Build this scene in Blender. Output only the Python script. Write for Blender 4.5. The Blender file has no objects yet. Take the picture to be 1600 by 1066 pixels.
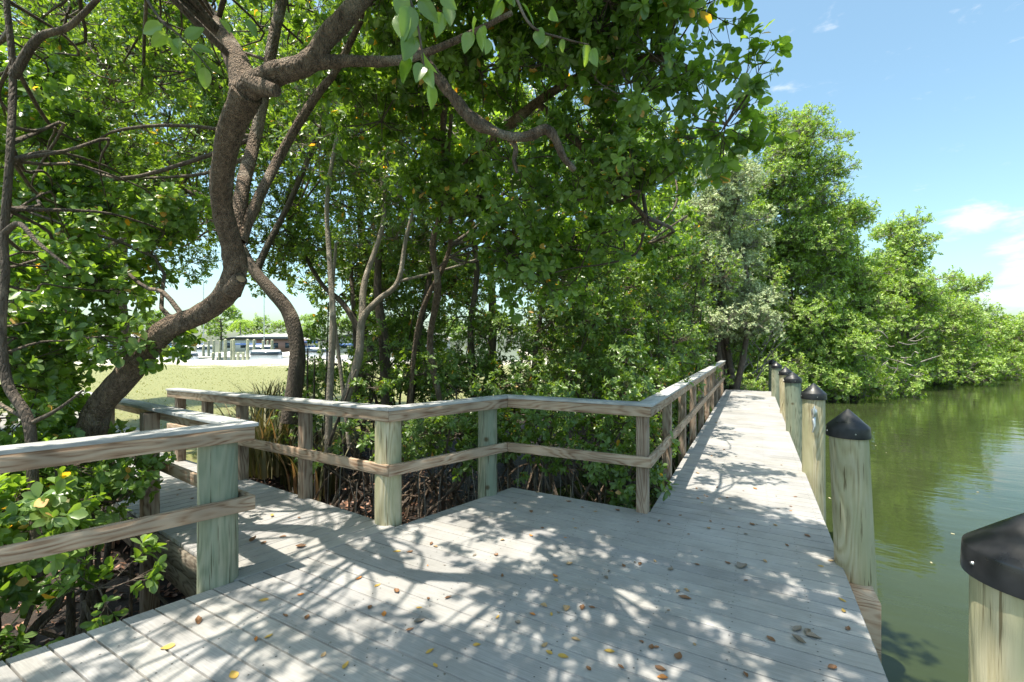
import bpy, math, random
import numpy as np
from mathutils import Vector, Matrix
random.seed(5); RNG = np.random.default_rng(11)
scene = bpy.context.scene
COL = scene.collection
# ------------------------------------------------------------------ camera, sky, sun, exposure
FPX, HOR, YAW, CAMZ = 690.0, 537.0, math.atan(378 / 690.0), 1.6
CS, SN = math.cos(YAW), math.sin(YAW)
cd = bpy.data.cameras.new('camera'); cam = bpy.data.objects.new('camera', cd); COL.objects.link(cam)
cam.location = (0, 0, CAMZ); cam.rotation_euler = (math.radians(90), 0, YAW)
cd.lens = 36 * FPX / 1600; cd.sensor_width = 36; cd.shift_y = (HOR - 533) / 1600
cd.clip_start = 0.05; cd.clip_end = 5000
scene.camera = cam
scene.view_settings.view_transform = 'Standard'; scene.view_settings.look = 'None'
scene.view_settings.exposure = 0.95; scene.view_settings.gamma = 1
SX, SY = 0.155, 0.24                      # how far a shadow moves per metre of height
SUN = Vector((-SX, -SY, 1)).normalized()
sl = bpy.data.lights.new('sun', 'SUN'); sun = bpy.data.objects.new('sun', sl); COL.objects.link(sun)
sl.energy = 4.9; sl.angle = math.radians(0.53); sl.color = (1, 0.92, 0.79)
sun.rotation_euler = SUN.to_track_quat('Z', 'Y').to_euler()
w = bpy.data.worlds.new('World'); scene.world = w; w.use_nodes = True
nt = w.node_tree; N = nt.nodes; Lk = nt.links
bg = N['Background']; bg.inputs[1].default_value = 0.13
sky = N.new('ShaderNodeTexSky'); sky.sky_type = 'NISHITA'; sky.sun_disc = False
sky.sun_elevation = math.asin(SUN.z); sky.sun_rotation = math.atan2(SUN.x, SUN.y); sky.altitude = 0; sky.air_density = 1.0; sky.dust_density = 2.2; sky.ozone_density = 1.6
def wn(t, **k):
    n = N.new(t)
    for a, b in k.items(): setattr(n, a, b)
    return n
tc = wn('ShaderNodeTexCoord')
def cdir(px, py):
    X, Z = (px - 800) / FPX, (HOR - py) / FPX
    return Vector((X * CS - SN, X * SN + CS, Z)).normalized()
mp = wn('ShaderNodeMapping'); mp.inputs['Scale'].default_value = (1, 1, 2.6); Lk.new(tc.outputs['Generated'], mp.inputs[0])
ns = wn('ShaderNodeTexNoise'); ns.inputs['Scale'].default_value = 16; ns.inputs['Detail'].default_value = 8; ns.inputs['Roughness'].default_value = 0.58
ns.inputs['Distortion'].default_value = 0.3
Lk.new(mp.outputs[0], ns.inputs[0])
acc = None
for (px, py, rad, amp) in [(1520, 345, .075, 1.0), (1590, 385, .07, .85), (1600, 345, .06, .7), (1575, 460, .1, .9), (1390, 385, .05, .3), (1500, 465, .07, .5), (1750, 420, .2, .8), (2300, 380, .35, .8)]:
    vm = wn('ShaderNodeVectorMath', operation='SUBTRACT'); Lk.new(tc.outputs['Generated'], vm.inputs[0]); vm.inputs[1].default_value = cdir(px, py)
    sc_ = wn('ShaderNodeVectorMath', operation='MULTIPLY'); Lk.new(vm.outputs[0], sc_.inputs[0]); sc_.inputs[1].default_value = (1, 1, 2.0)
    ln = wn('ShaderNodeVectorMath', operation='LENGTH'); Lk.new(sc_.outputs[0], ln.inputs[0])
    mr = wn('ShaderNodeMapRange'); mr.interpolation_type = 'SMOOTHERSTEP'
    mr.inputs[1].default_value = 0; mr.inputs[2].default_value = rad; mr.inputs[3].default_value = amp; mr.inputs[4].default_value = 0
    Lk.new(ln.outputs['Value'], mr.inputs[0])
    if acc is None: acc = mr.outputs[0]
    else:
        ad = wn('ShaderNodeMath', operation='MAXIMUM'); Lk.new(acc, ad.inputs[0]); Lk.new(mr.outputs[0], ad.inputs[1]); acc = ad.outputs[0]
s1 = wn('ShaderNodeMath', operation='MULTIPLY_ADD'); Lk.new(ns.outputs[0], s1.inputs[0]); s1.inputs[1].default_value = 2.6; Lk.new(acc, s1.inputs[2])
mr = wn('ShaderNodeMapRange'); mr.interpolation_type = 'SMOOTHSTEP'; Lk.new(s1.outputs[0], mr.inputs[0])
mr.inputs[1].default_value = 1.55; mr.inputs[2].default_value = 2.35; mr.inputs[3].default_value = 0; mr.inputs[4].default_value = 0.9
mx = wn('ShaderNodeMix', data_type='RGBA'); Lk.new(mr.outputs[0], mx.inputs['Factor']); tint = wn('ShaderNodeMix', data_type='RGBA', blend_type='MULTIPLY'); tint.inputs['Factor'].default_value = 1; Lk.new(sky.outputs[0], tint.inputs['A']); tint.inputs['B'].default_value = (1.12, 1.29, 1.13, 1); Lk.new(tint.outputs['Result'], mx.inputs['A']); mx.inputs['B'].default_value = (4.6, 4.8, 5.1, 1)
Lk.new(mx.outputs['Result'], bg.inputs[0])

# ------------------------------------------------------------------ small helpers
def at(px, py, t):
    "world point seen at photograph pixel px,py and t metres ahead"
    X = (px - 800) / FPX * t
    return Vector((X * CS - t * SN, X * SN + t * CS, CAMZ - (py - HOR) / FPX * t))
def cw(X, t, z): return Vector((X * CS - t * SN, X * SN + t * CS, z))
def tag(o, label=None, cat=None, group=None, kind=None):
    if label: o['label'] = label
    if cat: o['category'] = cat
    if group: o['group'] = group
    if kind: o['kind'] = kind
    return o
def empty(name, loc, label, cat, group=None):
    o = bpy.data.objects.new(name, None); COL.objects.link(o); o.location = loc; o.empty_display_size = .2
    return tag(o, label, cat, group)
class MB:
    def __init__(s): s.v = []; s.f = {3: [], 4: []}; s.n = 0; s.a = {3: [], 4: []}; s.poly = []
    def add(s, V, F, val=0.0):
        "V (n,3); F (m,3|4) indices into V; val scalar or (m,)"
        V = np.asarray(V, dtype=np.float64).reshape(-1, 3); F = np.asarray(F, dtype=np.int64); k = F.shape[1]
        s.v.append(V); s.f[k].append(F + s.n); s.a[k].append(np.broadcast_to(np.asarray(val, dtype=np.float32), (len(F),)))
        s.n += len(V)
    def box(s, c, d, val=0.0, rz=0.0, taper=1.0):
        c = np.array(c, float); d = np.array(d, float) / 2
        q = np.array([[-1, -1, -1], [1, -1, -1], [1, 1, -1], [-1, 1, -1], [-1, -1, 1], [1, -1, 1], [1, 1, 1], [-1, 1, 1]], float) * d
        q[4:, :2] *= taper
        R = np.array([[math.cos(rz), -math.sin(rz), 0], [math.sin(rz), math.cos(rz), 0], [0, 0, 1]])
        s.add(q @ R.T + c, [[0, 3, 2, 1], [4, 5, 6, 7], [0, 1, 5, 4], [1, 2, 6, 5], [2, 3, 7, 6], [3, 0, 4, 7]], val)
    def build(s, name, mat, parent=None, smooth=False, loc=None):
        V = np.concatenate(s.v) if s.v else np.zeros((0, 3))
        if parent is not None: V = V - np.array(parent.matrix_world.translation if False else world_loc(parent))
        elif loc is not None: V = V - np.array(loc)
        f3 = np.concatenate(s.f[3]) if s.f[3] else np.zeros((0, 3), int); f4 = np.concatenate(s.f[4]) if s.f[4] else np.zeros((0, 4), int)
        a = np.concatenate(s.a[3] + s.a[4]) if (s.a[3] or s.a[4]) else np.zeros(0)
        me = bpy.data.meshes.new(name); me.vertices.add(len(V)); me.vertices.foreach_set('co', V.astype(np.float32).ravel())
        nl = f3.size + f4.size; me.loops.add(nl); me.loops.foreach_set('vertex_index', np.concatenate([f3.ravel(), f4.ravel()]).astype(np.int32))
        nf = len(f3) + len(f4); me.polygons.add(nf)
        st = np.concatenate([np.arange(len(f3)) * 3, f3.size + np.arange(len(f4)) * 4]).astype(np.int32)
        me.polygons.foreach_set('loop_start', st)
        me.update(calc_edges=True); me.validate()
        at_ = me.attributes.new('v', 'FLOAT', 'FACE'); at_.data.foreach_set('value', a.astype(np.float32)[:len(me.polygons)])
        if smooth: me.polygons.foreach_set('use_smooth', np.ones(len(me.polygons), bool))
        me.materials.append(mat)
        o = bpy.data.objects.new(name, me); COL.objects.link(o)
        if parent is not None: o.parent = parent
        elif loc is not None: o.location = loc
        return o
def world_loc(o):
    l = Vector(o.location)
    while o.parent: o = o.parent; l += Vector(o.location)
    return l
def crom(pts, per=6):
    P = [np.array(p, float) for p in pts]; P = [2 * P[0] - P[1]] + P + [2 * P[-1] - P[-2]]; out = []
    for i in range(1, len(P) - 2):
        for k in range(per):
            u = k / per
            out.append(.5 * ((2 * P[i]) + (-P[i - 1] + P[i + 1]) * u + (2 * P[i - 1] - 5 * P[i] + 4 * P[i + 1] - P[i + 2]) * u * u + (-P[i - 1] + 3 * P[i] - 3 * P[i + 1] + P[i + 2]) * u ** 3))
    out.append(P[-2]); return np.array(out)
def tube(mb, pts, rad, n=10, per=6, rough=0.0, val=0.0, capend=True):
    "smooth tapered tube through pts; rad one per pt"
    q = np.array([list(p) + [r] for p, r in zip(pts, rad)]); c = crom(q, per); P = c[:, :3]; R = np.maximum(c[:, 3], .0015)
    T = np.gradient(P, axis=0); T /= np.linalg.norm(T, axis=1)[:, None] + 1e-9
    up = np.array([0.3, .2, 1.0]); u = np.cross(T[0], up); u /= np.linalg.norm(u); rings = []
    ang = np.arange(n) * 2 * np.pi / n; ph = RNG.random(4) * 6
    for i in range(len(P)):
        u = u - T[i] * u.dot(T[i]); u /= np.linalg.norm(u) + 1e-9; v = np.cross(T[i], u)
        rr = R[i] * (1 + rough * (.5 * np.sin(2 * ang + ph[0] + i * .21) + .35 * np.sin(3 * ang + ph[1] - i * .33) + .3 * np.sin(5 * ang + ph[2] + .15 * i) + .3 * math.sin(i * .8 + ph[3])))
        rr = rr * (1 + rough * .25 * RNG.normal(size=n))
        rings.append(P[i] + np.outer(np.cos(ang) * rr, u) + np.outer(np.sin(ang) * rr, v))
    V = np.concatenate(rings); m = len(P); F = []
    for i in range(m - 1):
        for k in range(n):
            a = i * n + k; b = i * n + (k + 1) % n; F.append([a, b, b + n, a + n])
    mb.add(V, F, val)
    if capend:
        for (i, sgn) in ((m - 1, 1),):
            cV = np.concatenate([rings[i], [P[i] + T[i] * R[i] * .3]]); mb.add(cV, [[k, (k + 1) % n, n] for k in range(n)], val)
def segs(mb, A, B, ra, rb, n=3, val=0.0):
    "many straight thin prisms A->B"
    A = np.asarray(A, float); B = np.asarray(B, float); m = len(A)
    if m == 0: return
    T = B - A; L = np.linalg.norm(T, axis=1)[:, None] + 1e-9; T = T / L
    up = np.tile([.31, .17, .93], (m, 1)); U = np.cross(T, up); U /= np.linalg.norm(U, axis=1)[:, None] + 1e-9; W = np.cross(T, U)
    ra = np.broadcast_to(ra, (m,)); rb = np.broadcast_to(rb, (m,)); V = np.zeros((m, 2 * n, 3))
    for k in range(n):
        d = math.cos(2 * math.pi * k / n) * U + math.sin(2 * math.pi * k / n) * W
        V[:, k] = A + d * ra[:, None]; V[:, n + k] = B + d * rb[:, None]
    base = np.arange(m)[:, None] * 2 * n; F = [np.stack([base[:, 0] + k, base[:, 0] + (k + 1) % n, base[:, 0] + n + (k + 1) % n, base[:, 0] + n + k], 1) for k in range(n)]
    mb.add(V.reshape(-1, 3), np.concatenate(F), val)

# ------------------------------------------------------------------ materials
def mat(name):
    m = bpy.data.materials.new(name); m.use_nodes = True; return m, m.node_tree.nodes, m.node_tree.links, m.node_tree.nodes['Principled BSDF']
def node(nodes, t, **k):
    n = nodes.new(t)
    for a, b in k.items(): setattr(n, a, b)
    return n
def ramp(nodes, stops):
    r = nodes.new('ShaderNodeValToRGB'); e = r.color_ramp.elements
    while len(e) < len(stops): e.new(.5)
    for el, (p, c) in zip(e, stops): el.position = p; el.color = (*c, 1)
    return r
def simple(name, col, rough=.6, metal=0, noise=0, scale=8):
    m, n, l, b = mat(name); b.inputs['Base Color'].default_value = (*col, 1); b.inputs['Roughness'].default_value = rough; b.inputs['Metallic'].default_value = metal
    t = node(n, 'ShaderNodeTexNoise'); t.inputs['Scale'].default_value = scale; t.inputs['Detail'].default_value = 5
    c = node(n, 'ShaderNodeTexCoord'); l.new(c.outputs['Object'], t.inputs[0]); k = max(noise, .06)
    r = ramp(n, [(.3, tuple(x * (1 - k) for x in col)), (.7, tuple(min(1, x * (1 + k)) for x in col))]); l.new(t.outputs[0], r.inputs[0]); l.new(r.outputs[0], b.inputs['Base Color'])
    return m
def leaf_mat(name, lo, hi, trans, tmix=.42, rough=.38, yellow=(.52, .32, .04), ycut=.985, spec=.5):
    m, n, l, b = mat(name)
    a = node(n, 'ShaderNodeAttribute', attribute_name='v')
    r = ramp(n, [(0, lo), (ycut - .004, hi), (ycut, yellow), (1, (yellow[0] * .9, yellow[1] * .75, yellow[2]))]); l.new(a.outputs['Fac'], r.inputs[0])
    g = node(n, 'ShaderNodeNewGeometry')
    bk = node(n, 'ShaderNodeMix', data_type='RGBA'); l.new(g.outputs['Backfacing'], bk.inputs['Factor']); l.new(r.outputs[0], bk.inputs['A'])
    h = node(n, 'ShaderNodeHueSaturation'); h.inputs['Saturation'].default_value = .8; h.inputs['Value'].default_value = 1.35; l.new(r.outputs[0], h.inputs['Color']); l.new(h.outputs[0], bk.inputs['B'])
    l.new(bk.outputs['Result'], b.inputs['Base Color']); b.inputs['Roughness'].default_value = rough; b.inputs['Specular IOR Level'].default_value = spec
    t = node(n, 'ShaderNodeBsdfTranslucent')
    tm = node(n, 'ShaderNodeMix', data_type='RGBA', blend_type='MULTIPLY'); tm.inputs['Factor'].default_value = 1; l.new(r.outputs[0], tm.inputs['A']); tm.inputs['B'].default_value = (*trans, 1)
    l.new(tm.outputs['Result'], t.inputs[0])
    s = node(n, 'ShaderNodeMixShader'); s.inputs[0].default_value = tmix; l.new(b.outputs[0], s.inputs[1]); l.new(t.outputs[0], s.inputs[2])
    l.new(s.outputs[0], n['Material Output'].inputs[0]); return m
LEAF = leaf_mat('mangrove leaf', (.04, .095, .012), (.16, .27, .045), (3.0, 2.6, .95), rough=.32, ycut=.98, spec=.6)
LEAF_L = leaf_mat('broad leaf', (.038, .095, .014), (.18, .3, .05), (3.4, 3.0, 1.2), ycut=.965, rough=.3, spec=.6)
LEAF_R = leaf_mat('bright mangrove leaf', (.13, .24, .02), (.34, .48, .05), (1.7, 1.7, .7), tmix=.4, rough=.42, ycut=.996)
LEAF_S = leaf_mat('silver buttonwood leaf', (.24, .32, .13), (.47, .54, .27), (1.3, 1.3, 1.0), tmix=.3, rough=.55, ycut=.999)
def bark(name, c1, c2, scale=14, bump=.5, band=3.0, lichen=None):
    m, n, l, b = mat(name)
    c = node(n, 'ShaderNodeTexCoord'); t = node(n, 'ShaderNodeTexNoise'); t.inputs['Scale'].default_value = scale; t.inputs['Detail'].default_value = 8; t.inputs['Roughness'].default_value = .65
    mpn = node(n, 'ShaderNodeMapping'); mpn.inputs['Scale'].default_value = (1.6, 1.6, .55); l.new(c.outputs['Object'], mpn.inputs[0]); l.new(mpn.outputs[0], t.inputs[0])
    v = node(n, 'ShaderNodeTexVoronoi', feature='DISTANCE_TO_EDGE'); v.inputs['Scale'].default_value = scale * 2.2; l.new(mpn.outputs[0], v.inputs[0])
    w2 = node(n, 'ShaderNodeTexNoise'); w2.inputs['Scale'].default_value = band; w2.inputs['Detail'].default_value = 3; l.new(c.outputs['Object'], w2.inputs[0])
    r = ramp(n, [(.28, c1), (.72, c2)]); l.new(t.outputs[0], r.inputs[0])
    lc = node(n, 'ShaderNodeMix', data_type='RGBA'); rr = ramp(n, [(.58, (0, 0, 0)), (.66, (1, 1, 1))]); l.new(w2.outputs[0], rr.inputs[0])
    l.new(rr.outputs[0], lc.inputs['Factor']); l.new(r.outputs[0], lc.inputs['A']); lc.inputs['B'].default_value = (*(lichen or tuple(x * 1.35 for x in c2)), 1)
    l.new(lc.outputs['Result'], b.inputs['Base Color']); b.inputs['Roughness'].default_value = .9
    ad = node(n, 'ShaderNodeMath', operation='MULTIPLY_ADD'); l.new(v.outputs[0], ad.inputs[0]); ad.inputs[1].default_value = 1.2; l.new(t.outputs[0], ad.inputs[2])
    bp = node(n, 'ShaderNodeBump'); bp.inputs['Strength'].default_value = bump; bp.inputs['Distance'].default_value = .04; l.new(ad.outputs[0], bp.inputs['Height']); l.new(bp.outputs[0], b.inputs['Normal'])
    return m
BARK = bark('grey brown bark', (.07, .045, .03), (.33, .24, .17), 20, 1.0, lichen=(.34, .28, .22))
BARK_P = bark('pale slender bark', (.17, .14, .105), (.36, .31, .25), 18, .5)
BARK_D = bark('dark mangrove bark', (.05, .038, .03), (.16, .125, .095), 15, .6)
BARK_G = bark('grey twig bark', (.13, .115, .1), (.32, .29, .25), 15, .3)
CUTWOOD = simple('cut wood', (.38, .25, .15), .8, noise=.3, scale=20)
def wood(name, c1, c2, c3, gs=1.0, bump=.25, axis='X', green=None, gfreq=7.0):
    "sawn timber with cathedral grain running along local axis"
    m, n, l, b = mat(name)
    c = node(n, 'ShaderNodeTexCoord'); mpn = node(n, 'ShaderNodeMapping')
    oi = node(n, 'ShaderNodeObjectInfo'); rv = node(n, 'ShaderNodeVectorMath', operation='MULTIPLY'); comb = node(n, 'ShaderNodeCombineXYZ')
    for k in range(3): l.new(oi.outputs['Random'], comb.inputs[k])
    l.new(comb.outputs[0], rv.inputs[0]); rv.inputs[1].default_value = (31, 17, 13)
    adv = node(n, 'ShaderNodeVectorMath', operation='ADD'); l.new(c.outputs['Object'], adv.inputs[0]); l.new(rv.outputs[0], adv.inputs[1])
    l.new(adv.outputs[0], mpn.inputs[0]); mpn.inputs['Scale'].default_value = (.17, 1, 1) if axis == 'X' else (1, 1, .17)
    big = node(n, 'ShaderNodeTexNoise'); big.inputs['Scale'].default_value = gfreq * gs; big.inputs['Detail'].default_value = 1.5; l.new(mpn.outputs[0], big.inputs[0])
    mu = node(n, 'ShaderNodeMath', operation='MULTIPLY'); l.new(big.outputs[0], mu.inputs[0]); mu.inputs[1].default_value = 80
    si = node(n, 'ShaderNodeMath', operation='SINE'); l.new(mu.outputs[0], si.inputs[0])
    fib = node(n, 'ShaderNodeTexNoise'); fib.inputs['Scale'].default_value = 85 * gs; fib.inputs['Detail'].default_value = 5
    mp2 = node(n, 'ShaderNodeMapping'); l.new(adv.outputs[0], mp2.inputs[0]); mp2.inputs['Scale'].default_value = (.05, 1, 1) if axis == 'X' else (1, 1, .05); l.new(mp2.outputs[0], fib.inputs[0])
    mrn = node(n, 'ShaderNodeMapRange'); l.new(si.outputs[0], mrn.inputs[0]); mrn.inputs[1].default_value = -1; mrn.inputs[2].default_value = 1; mrn.inputs[3].default_value = .25; mrn.inputs[4].default_value = .8
    mm = node(n, 'ShaderNodeMath', operation='MULTIPLY_ADD'); l.new(fib.outputs[0], mm.inputs[0]); mm.inputs[1].default_value = 1.15; l.new(mrn.outputs[0], mm.inputs[2])
    sb = node(n, 'ShaderNodeMath', operation='SUBTRACT'); l.new(mm.outputs[0], sb.inputs[0]); sb.inputs[1].default_value = .56
    r = ramp(n, [(.08, c1), (.3, c2), (.7, c3)]); l.new(sb.outputs[0], r.inputs[0])
    stain = node(n, 'ShaderNodeTexNoise'); stain.inputs['Scale'].default_value = 3.2; stain.inputs['Detail'].default_value = 6; l.new(adv.outputs[0], stain.inputs[0])
    sr = ramp(n, [(.3, (.62, .62, .62)), (.6, (1.0, 1.0, 1.0))]); l.new(stain.outputs[0], sr.inputs[0])
    mlt = node(n, 'ShaderNodeMix', data_type='RGBA', blend_type='MULTIPLY'); mlt.inputs['Factor'].default_value = 1; l.new(r.outputs[0], mlt.inputs['A']); l.new(sr.outputs[0], mlt.inputs['B'])
    out = mlt.outputs['Result']
    if green:
        gn = node(n, 'ShaderNodeTexNoise'); gn.inputs['Scale'].default_value = 4.5; gn.inputs['Detail'].default_value = 5; l.new(mp2.outputs[0] if False else mpn.outputs[0], gn.inputs[0])
        gr = ramp(n, [(.38, (0, 0, 0)), (.62, (1, 1, 1))]); l.new(gn.outputs[0], gr.inputs[0])
        gm = node(n, 'ShaderNodeMix', data_type='RGBA'); l.new(gr.outputs[0], gm.inputs['Factor']); l.new(out, gm.inputs['A']); gm.inputs['B'].default_value = (*green, 1); out = gm.outputs['Result']
        kn = node(n, 'ShaderNodeTexVoronoi'); kn.inputs['Scale'].default_value = 2.6; l.new(mpn.outputs[0] if False else adv.outputs[0], kn.inputs[0])
        kr = ramp(n, [(.035, (.42, .3, .22)), (.09, (1, 1, 1))]); l.new(kn.outputs['Distance'], kr.inputs[0])
        km = node(n, 'ShaderNodeMix', data_type='RGBA', blend_type='MULTIPLY'); km.inputs['Factor'].default_value = 1; l.new(out, km.inputs['A']); l.new(kr.outputs[0], km.inputs['B']); out = km.outputs['Result']
        mp3 = node(n, 'ShaderNodeMapping'); l.new(adv.outputs[0], mp3.inputs[0]); mp3.inputs['Scale'].default_value = (1, 1, .045)
        ck = node(n, 'ShaderNodeTexNoise'); ck.inputs['Scale'].default_value = 60; ck.inputs['Detail'].default_value = 3; l.new(mp3.outputs[0], ck.inputs[0])
        cr = ramp(n, [(.33, (.38, .34, .28)), (.38, (1, 1, 1))]); l.new(ck.outputs[0], cr.inputs[0])
        cm = node(n, 'ShaderNodeMix', data_type='RGBA', blend_type='MULTIPLY'); cm.inputs['Factor'].default_value = 1; l.new(out, cm.inputs['A']); l.new(cr.outputs[0], cm.inputs['B']); out = cm.outputs['Result']
    l.new(out, b.inputs['Base Color']); b.inputs['Roughness'].default_value = .8; b.inputs['Specular IOR Level'].default_value = .3
    bp = node(n, 'ShaderNodeBump'); bp.inputs['Strength'].default_value = bump; bp.inputs['Distance'].default_value = .006; l.new(sb.outputs[0], bp.inputs['Height']); l.new(bp.outputs[0], b.inputs['Normal'])
    return m
RAILWOOD = wood('weathered rail timber', (.2, .11, .065), (.39, .265, .175), (.5, .38, .275), 1.0, .4)
POSTWOOD = wood('brown square post timber', (.15, .095, .062), (.29, .2, .14), (.4, .31, .23), 1.0, .4, axis='Z')
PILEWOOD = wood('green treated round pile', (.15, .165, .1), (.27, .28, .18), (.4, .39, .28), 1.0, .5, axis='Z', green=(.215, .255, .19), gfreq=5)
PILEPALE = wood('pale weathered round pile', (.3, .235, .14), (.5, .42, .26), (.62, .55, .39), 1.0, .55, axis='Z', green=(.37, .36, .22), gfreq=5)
def deck_mat(name, base, along):
    m, n, l, b = mat(name)
    c = node(n, 'ShaderNodeTexCoord'); a = node(n, 'ShaderNodeAttribute', attribute_name='v')
    av = node(n, 'ShaderNodeVectorMath', operation='MULTIPLY'); comb = node(n, 'ShaderNodeCombineXYZ')
    for k in range(3): l.new(a.outputs['Fac'], comb.inputs[k])
    l.new(comb.outputs[0], av.inputs[0]); av.inputs[1].default_value = (29, 7, 5)
    ad = node(n, 'ShaderNodeVectorMath', operation='ADD'); l.new(c.outputs['Object'], ad.inputs[0]); l.new(av.outputs[0], ad.inputs[1])
    rot = node(n, 'ShaderNodeMapping'); rot.inputs['Rotation'].default_value = (0, 0, -along); l.new(ad.outputs[0], rot.inputs[0])
    st = node(n, 'ShaderNodeMapping'); st.inputs['Scale'].default_value = (.04, 1, 1); l.new(rot.outputs[0], st.inputs[0])
    f = node(n, 'ShaderNodeTexNoise'); f.inputs['Scale'].default_value = 150; f.inputs['Detail'].default_value = 4; l.new(st.outputs[0], f.inputs[0])
    d = node(n, 'ShaderNodeTexNoise'); d.inputs['Scale'].default_value = 1.7; d.inputs['Detail'].default_value = 7; d.inputs['Roughness'].default_value = .65; l.new(c.outputs['Object'], d.inputs[0])
    sp = node(n, 'ShaderNodeTexNoise'); sp.inputs['Scale'].default_value = 34; sp.inputs['Detail'].default_value = 3; l.new(c.outputs['Object'], sp.inputs[0])
    r1 = ramp(n, [(.25, tuple(x * .8 for x in base)), (.75, tuple(x * 1.1 for x in base))]); l.new(f.outputs[0], r1.inputs[0])
    r2 = ramp(n, [(.3, (.74, .73, .7)), (.62, (1.03, 1.03, 1.03))]); l.new(d.outputs[0], r2.inputs[0])
    r3 = ramp(n, [(.68, (1, 1, 1)), (.76, (.55, .5, .42))]); l.new(sp.outputs[0], r3.inputs[0])
    rb = ramp(n, [(0, (.9, .9, .92)), (1, (1.06, 1.05, 1.03))]); l.new(a.outputs['Fac'], rb.inputs[0]); out = r1.outputs[0]
    for r in (r2, r3, rb):
        x = node(n, 'ShaderNodeMix', data_type='RGBA', blend_type='MULTIPLY'); x.inputs['Factor'].default_value = 1; l.new(out, x.inputs['A']); l.new(r.outputs[0], x.inputs['B']); out = x.outputs['Result']
    l.new(out, b.inputs['Base Color']); b.inputs['Roughness'].default_value = .7; b.inputs['Specular IOR Level'].default_value = .3
    bp = node(n, 'ShaderNodeBump'); bp.inputs['Strength'].default_value = .35; bp.inputs['Distance'].default_value = .003; l.new(f.outputs[0], bp.inputs['Height']); l.new(bp.outputs[0], b.inputs['Normal'])
    return m
DECK = deck_mat('grey composite decking', (.358, .354, .347), 0)
DECK_W = deck_mat('grey composite decking across', (.358, .354, .347), math.atan2(.966, .26))
CAPB = wood('grey composite cap board', (.36, .37, .37), (.43, .435, .43), (.5, .5, .49), 1.0, .2)
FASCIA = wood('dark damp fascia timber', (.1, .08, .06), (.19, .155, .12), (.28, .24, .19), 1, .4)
BLACK = simple('black plastic pile cap', (.014, .015, .018), .4, noise=.5, scale=20)
_n = BLACK.node_tree; _t = _n.nodes.new('ShaderNodeTexNoise'); _t.inputs['Scale'].default_value = 14; _t.inputs['Detail'].default_value = 7
_c = _n.nodes.new('ShaderNodeTexCoord'); _n.links.new(_c.outputs['Object'], _t.inputs[0]); _r = _n.nodes.new('ShaderNodeMapRange'); _n.links.new(_t.outputs[0], _r.inputs[0]); _r.inputs[1].default_value = .35; _r.inputs[2].default_value = .65; _r.inputs[3].default_value = .25; _r.inputs[4].default_value = .6; _n.links.new(_r.outputs[0], _n.nodes['Principled BSDF'].inputs['Roughness'])
METAL = simple('galvanised cleat', (.62, .62, .62), .35, .8)
NAIL = simple('shiny screw head', (.7, .7, .7), .3, .9)

# ------------------------------------------------------------------ water and land
def plane(name, x0, x1, y0, y1, z, m, kind='structure'):
    mb = MB(); mb.add([[x0, y0, z], [x1, y0, z], [x1, y1, z], [x0, y1, z]], [[0, 1, 2, 3]]); o = mb.build(name, m); o['kind'] = kind; return o
m, n, l, b = mat('green bay water'); WATER = m
b.inputs['Base Color'].default_value = (.06, .085, .016, 1); b.inputs['Roughness'].default_value = .04; b.inputs['IOR'].default_value = 1.33; b.inputs['Specular IOR Level'].default_value = .36
c = node(n, 'ShaderNodeTexCoord'); mpn = node(n, 'ShaderNodeMapping'); mpn.inputs['Rotation'].default_value = (0, 0, YAW + .15); mpn.inputs['Scale'].default_value = (.55, 1.3, 1); l.new(c.outputs['Object'], mpn.inputs[0])
t1 = node(n, 'ShaderNodeTexNoise'); t1.inputs['Scale'].default_value = 1.5; t1.inputs['Detail'].default_value = 3; t1.inputs['Roughness'].default_value = .5; l.new(mpn.outputs[0], t1.inputs[0])
t2 = node(n, 'ShaderNodeTexNoise'); t2.inputs['Scale'].default_value = 7; t2.inputs['Detail'].default_value = 2; l.new(mpn.outputs[0], t2.inputs[0])
ma = node(n, 'ShaderNodeMath', operation='MULTIPLY_ADD'); l.new(t2.outputs[0], ma.inputs[0]); ma.inputs[1].default_value = .16; l.new(t1.outputs[0], ma.inputs[2])
bp = node(n, 'ShaderNodeBump'); bp.inputs['Strength'].default_value = .2; bp.inputs['Distance'].default_value = .05; l.new(ma.outputs[0], bp.inputs['Height']); l.new(bp.outputs[0], b.inputs['Normal'])
t3 = node(n, 'ShaderNodeTexNoise'); t3.inputs['Scale'].default_value = .5; t3.inputs['Detail'].default_value = 4; l.new(c.outputs['Object'], t3.inputs[0])
r = ramp(n, [(.3, (.026, .037, .013)), (.7, (.036, .048, .018))]); l.new(t3.outputs[0], r.inputs[0]); l.new(r.outputs[0], b.inputs['Base Color'])
WZ = -0.9
plane('water', -2500, 2500, -1500, 3500, WZ, WATER)

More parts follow.
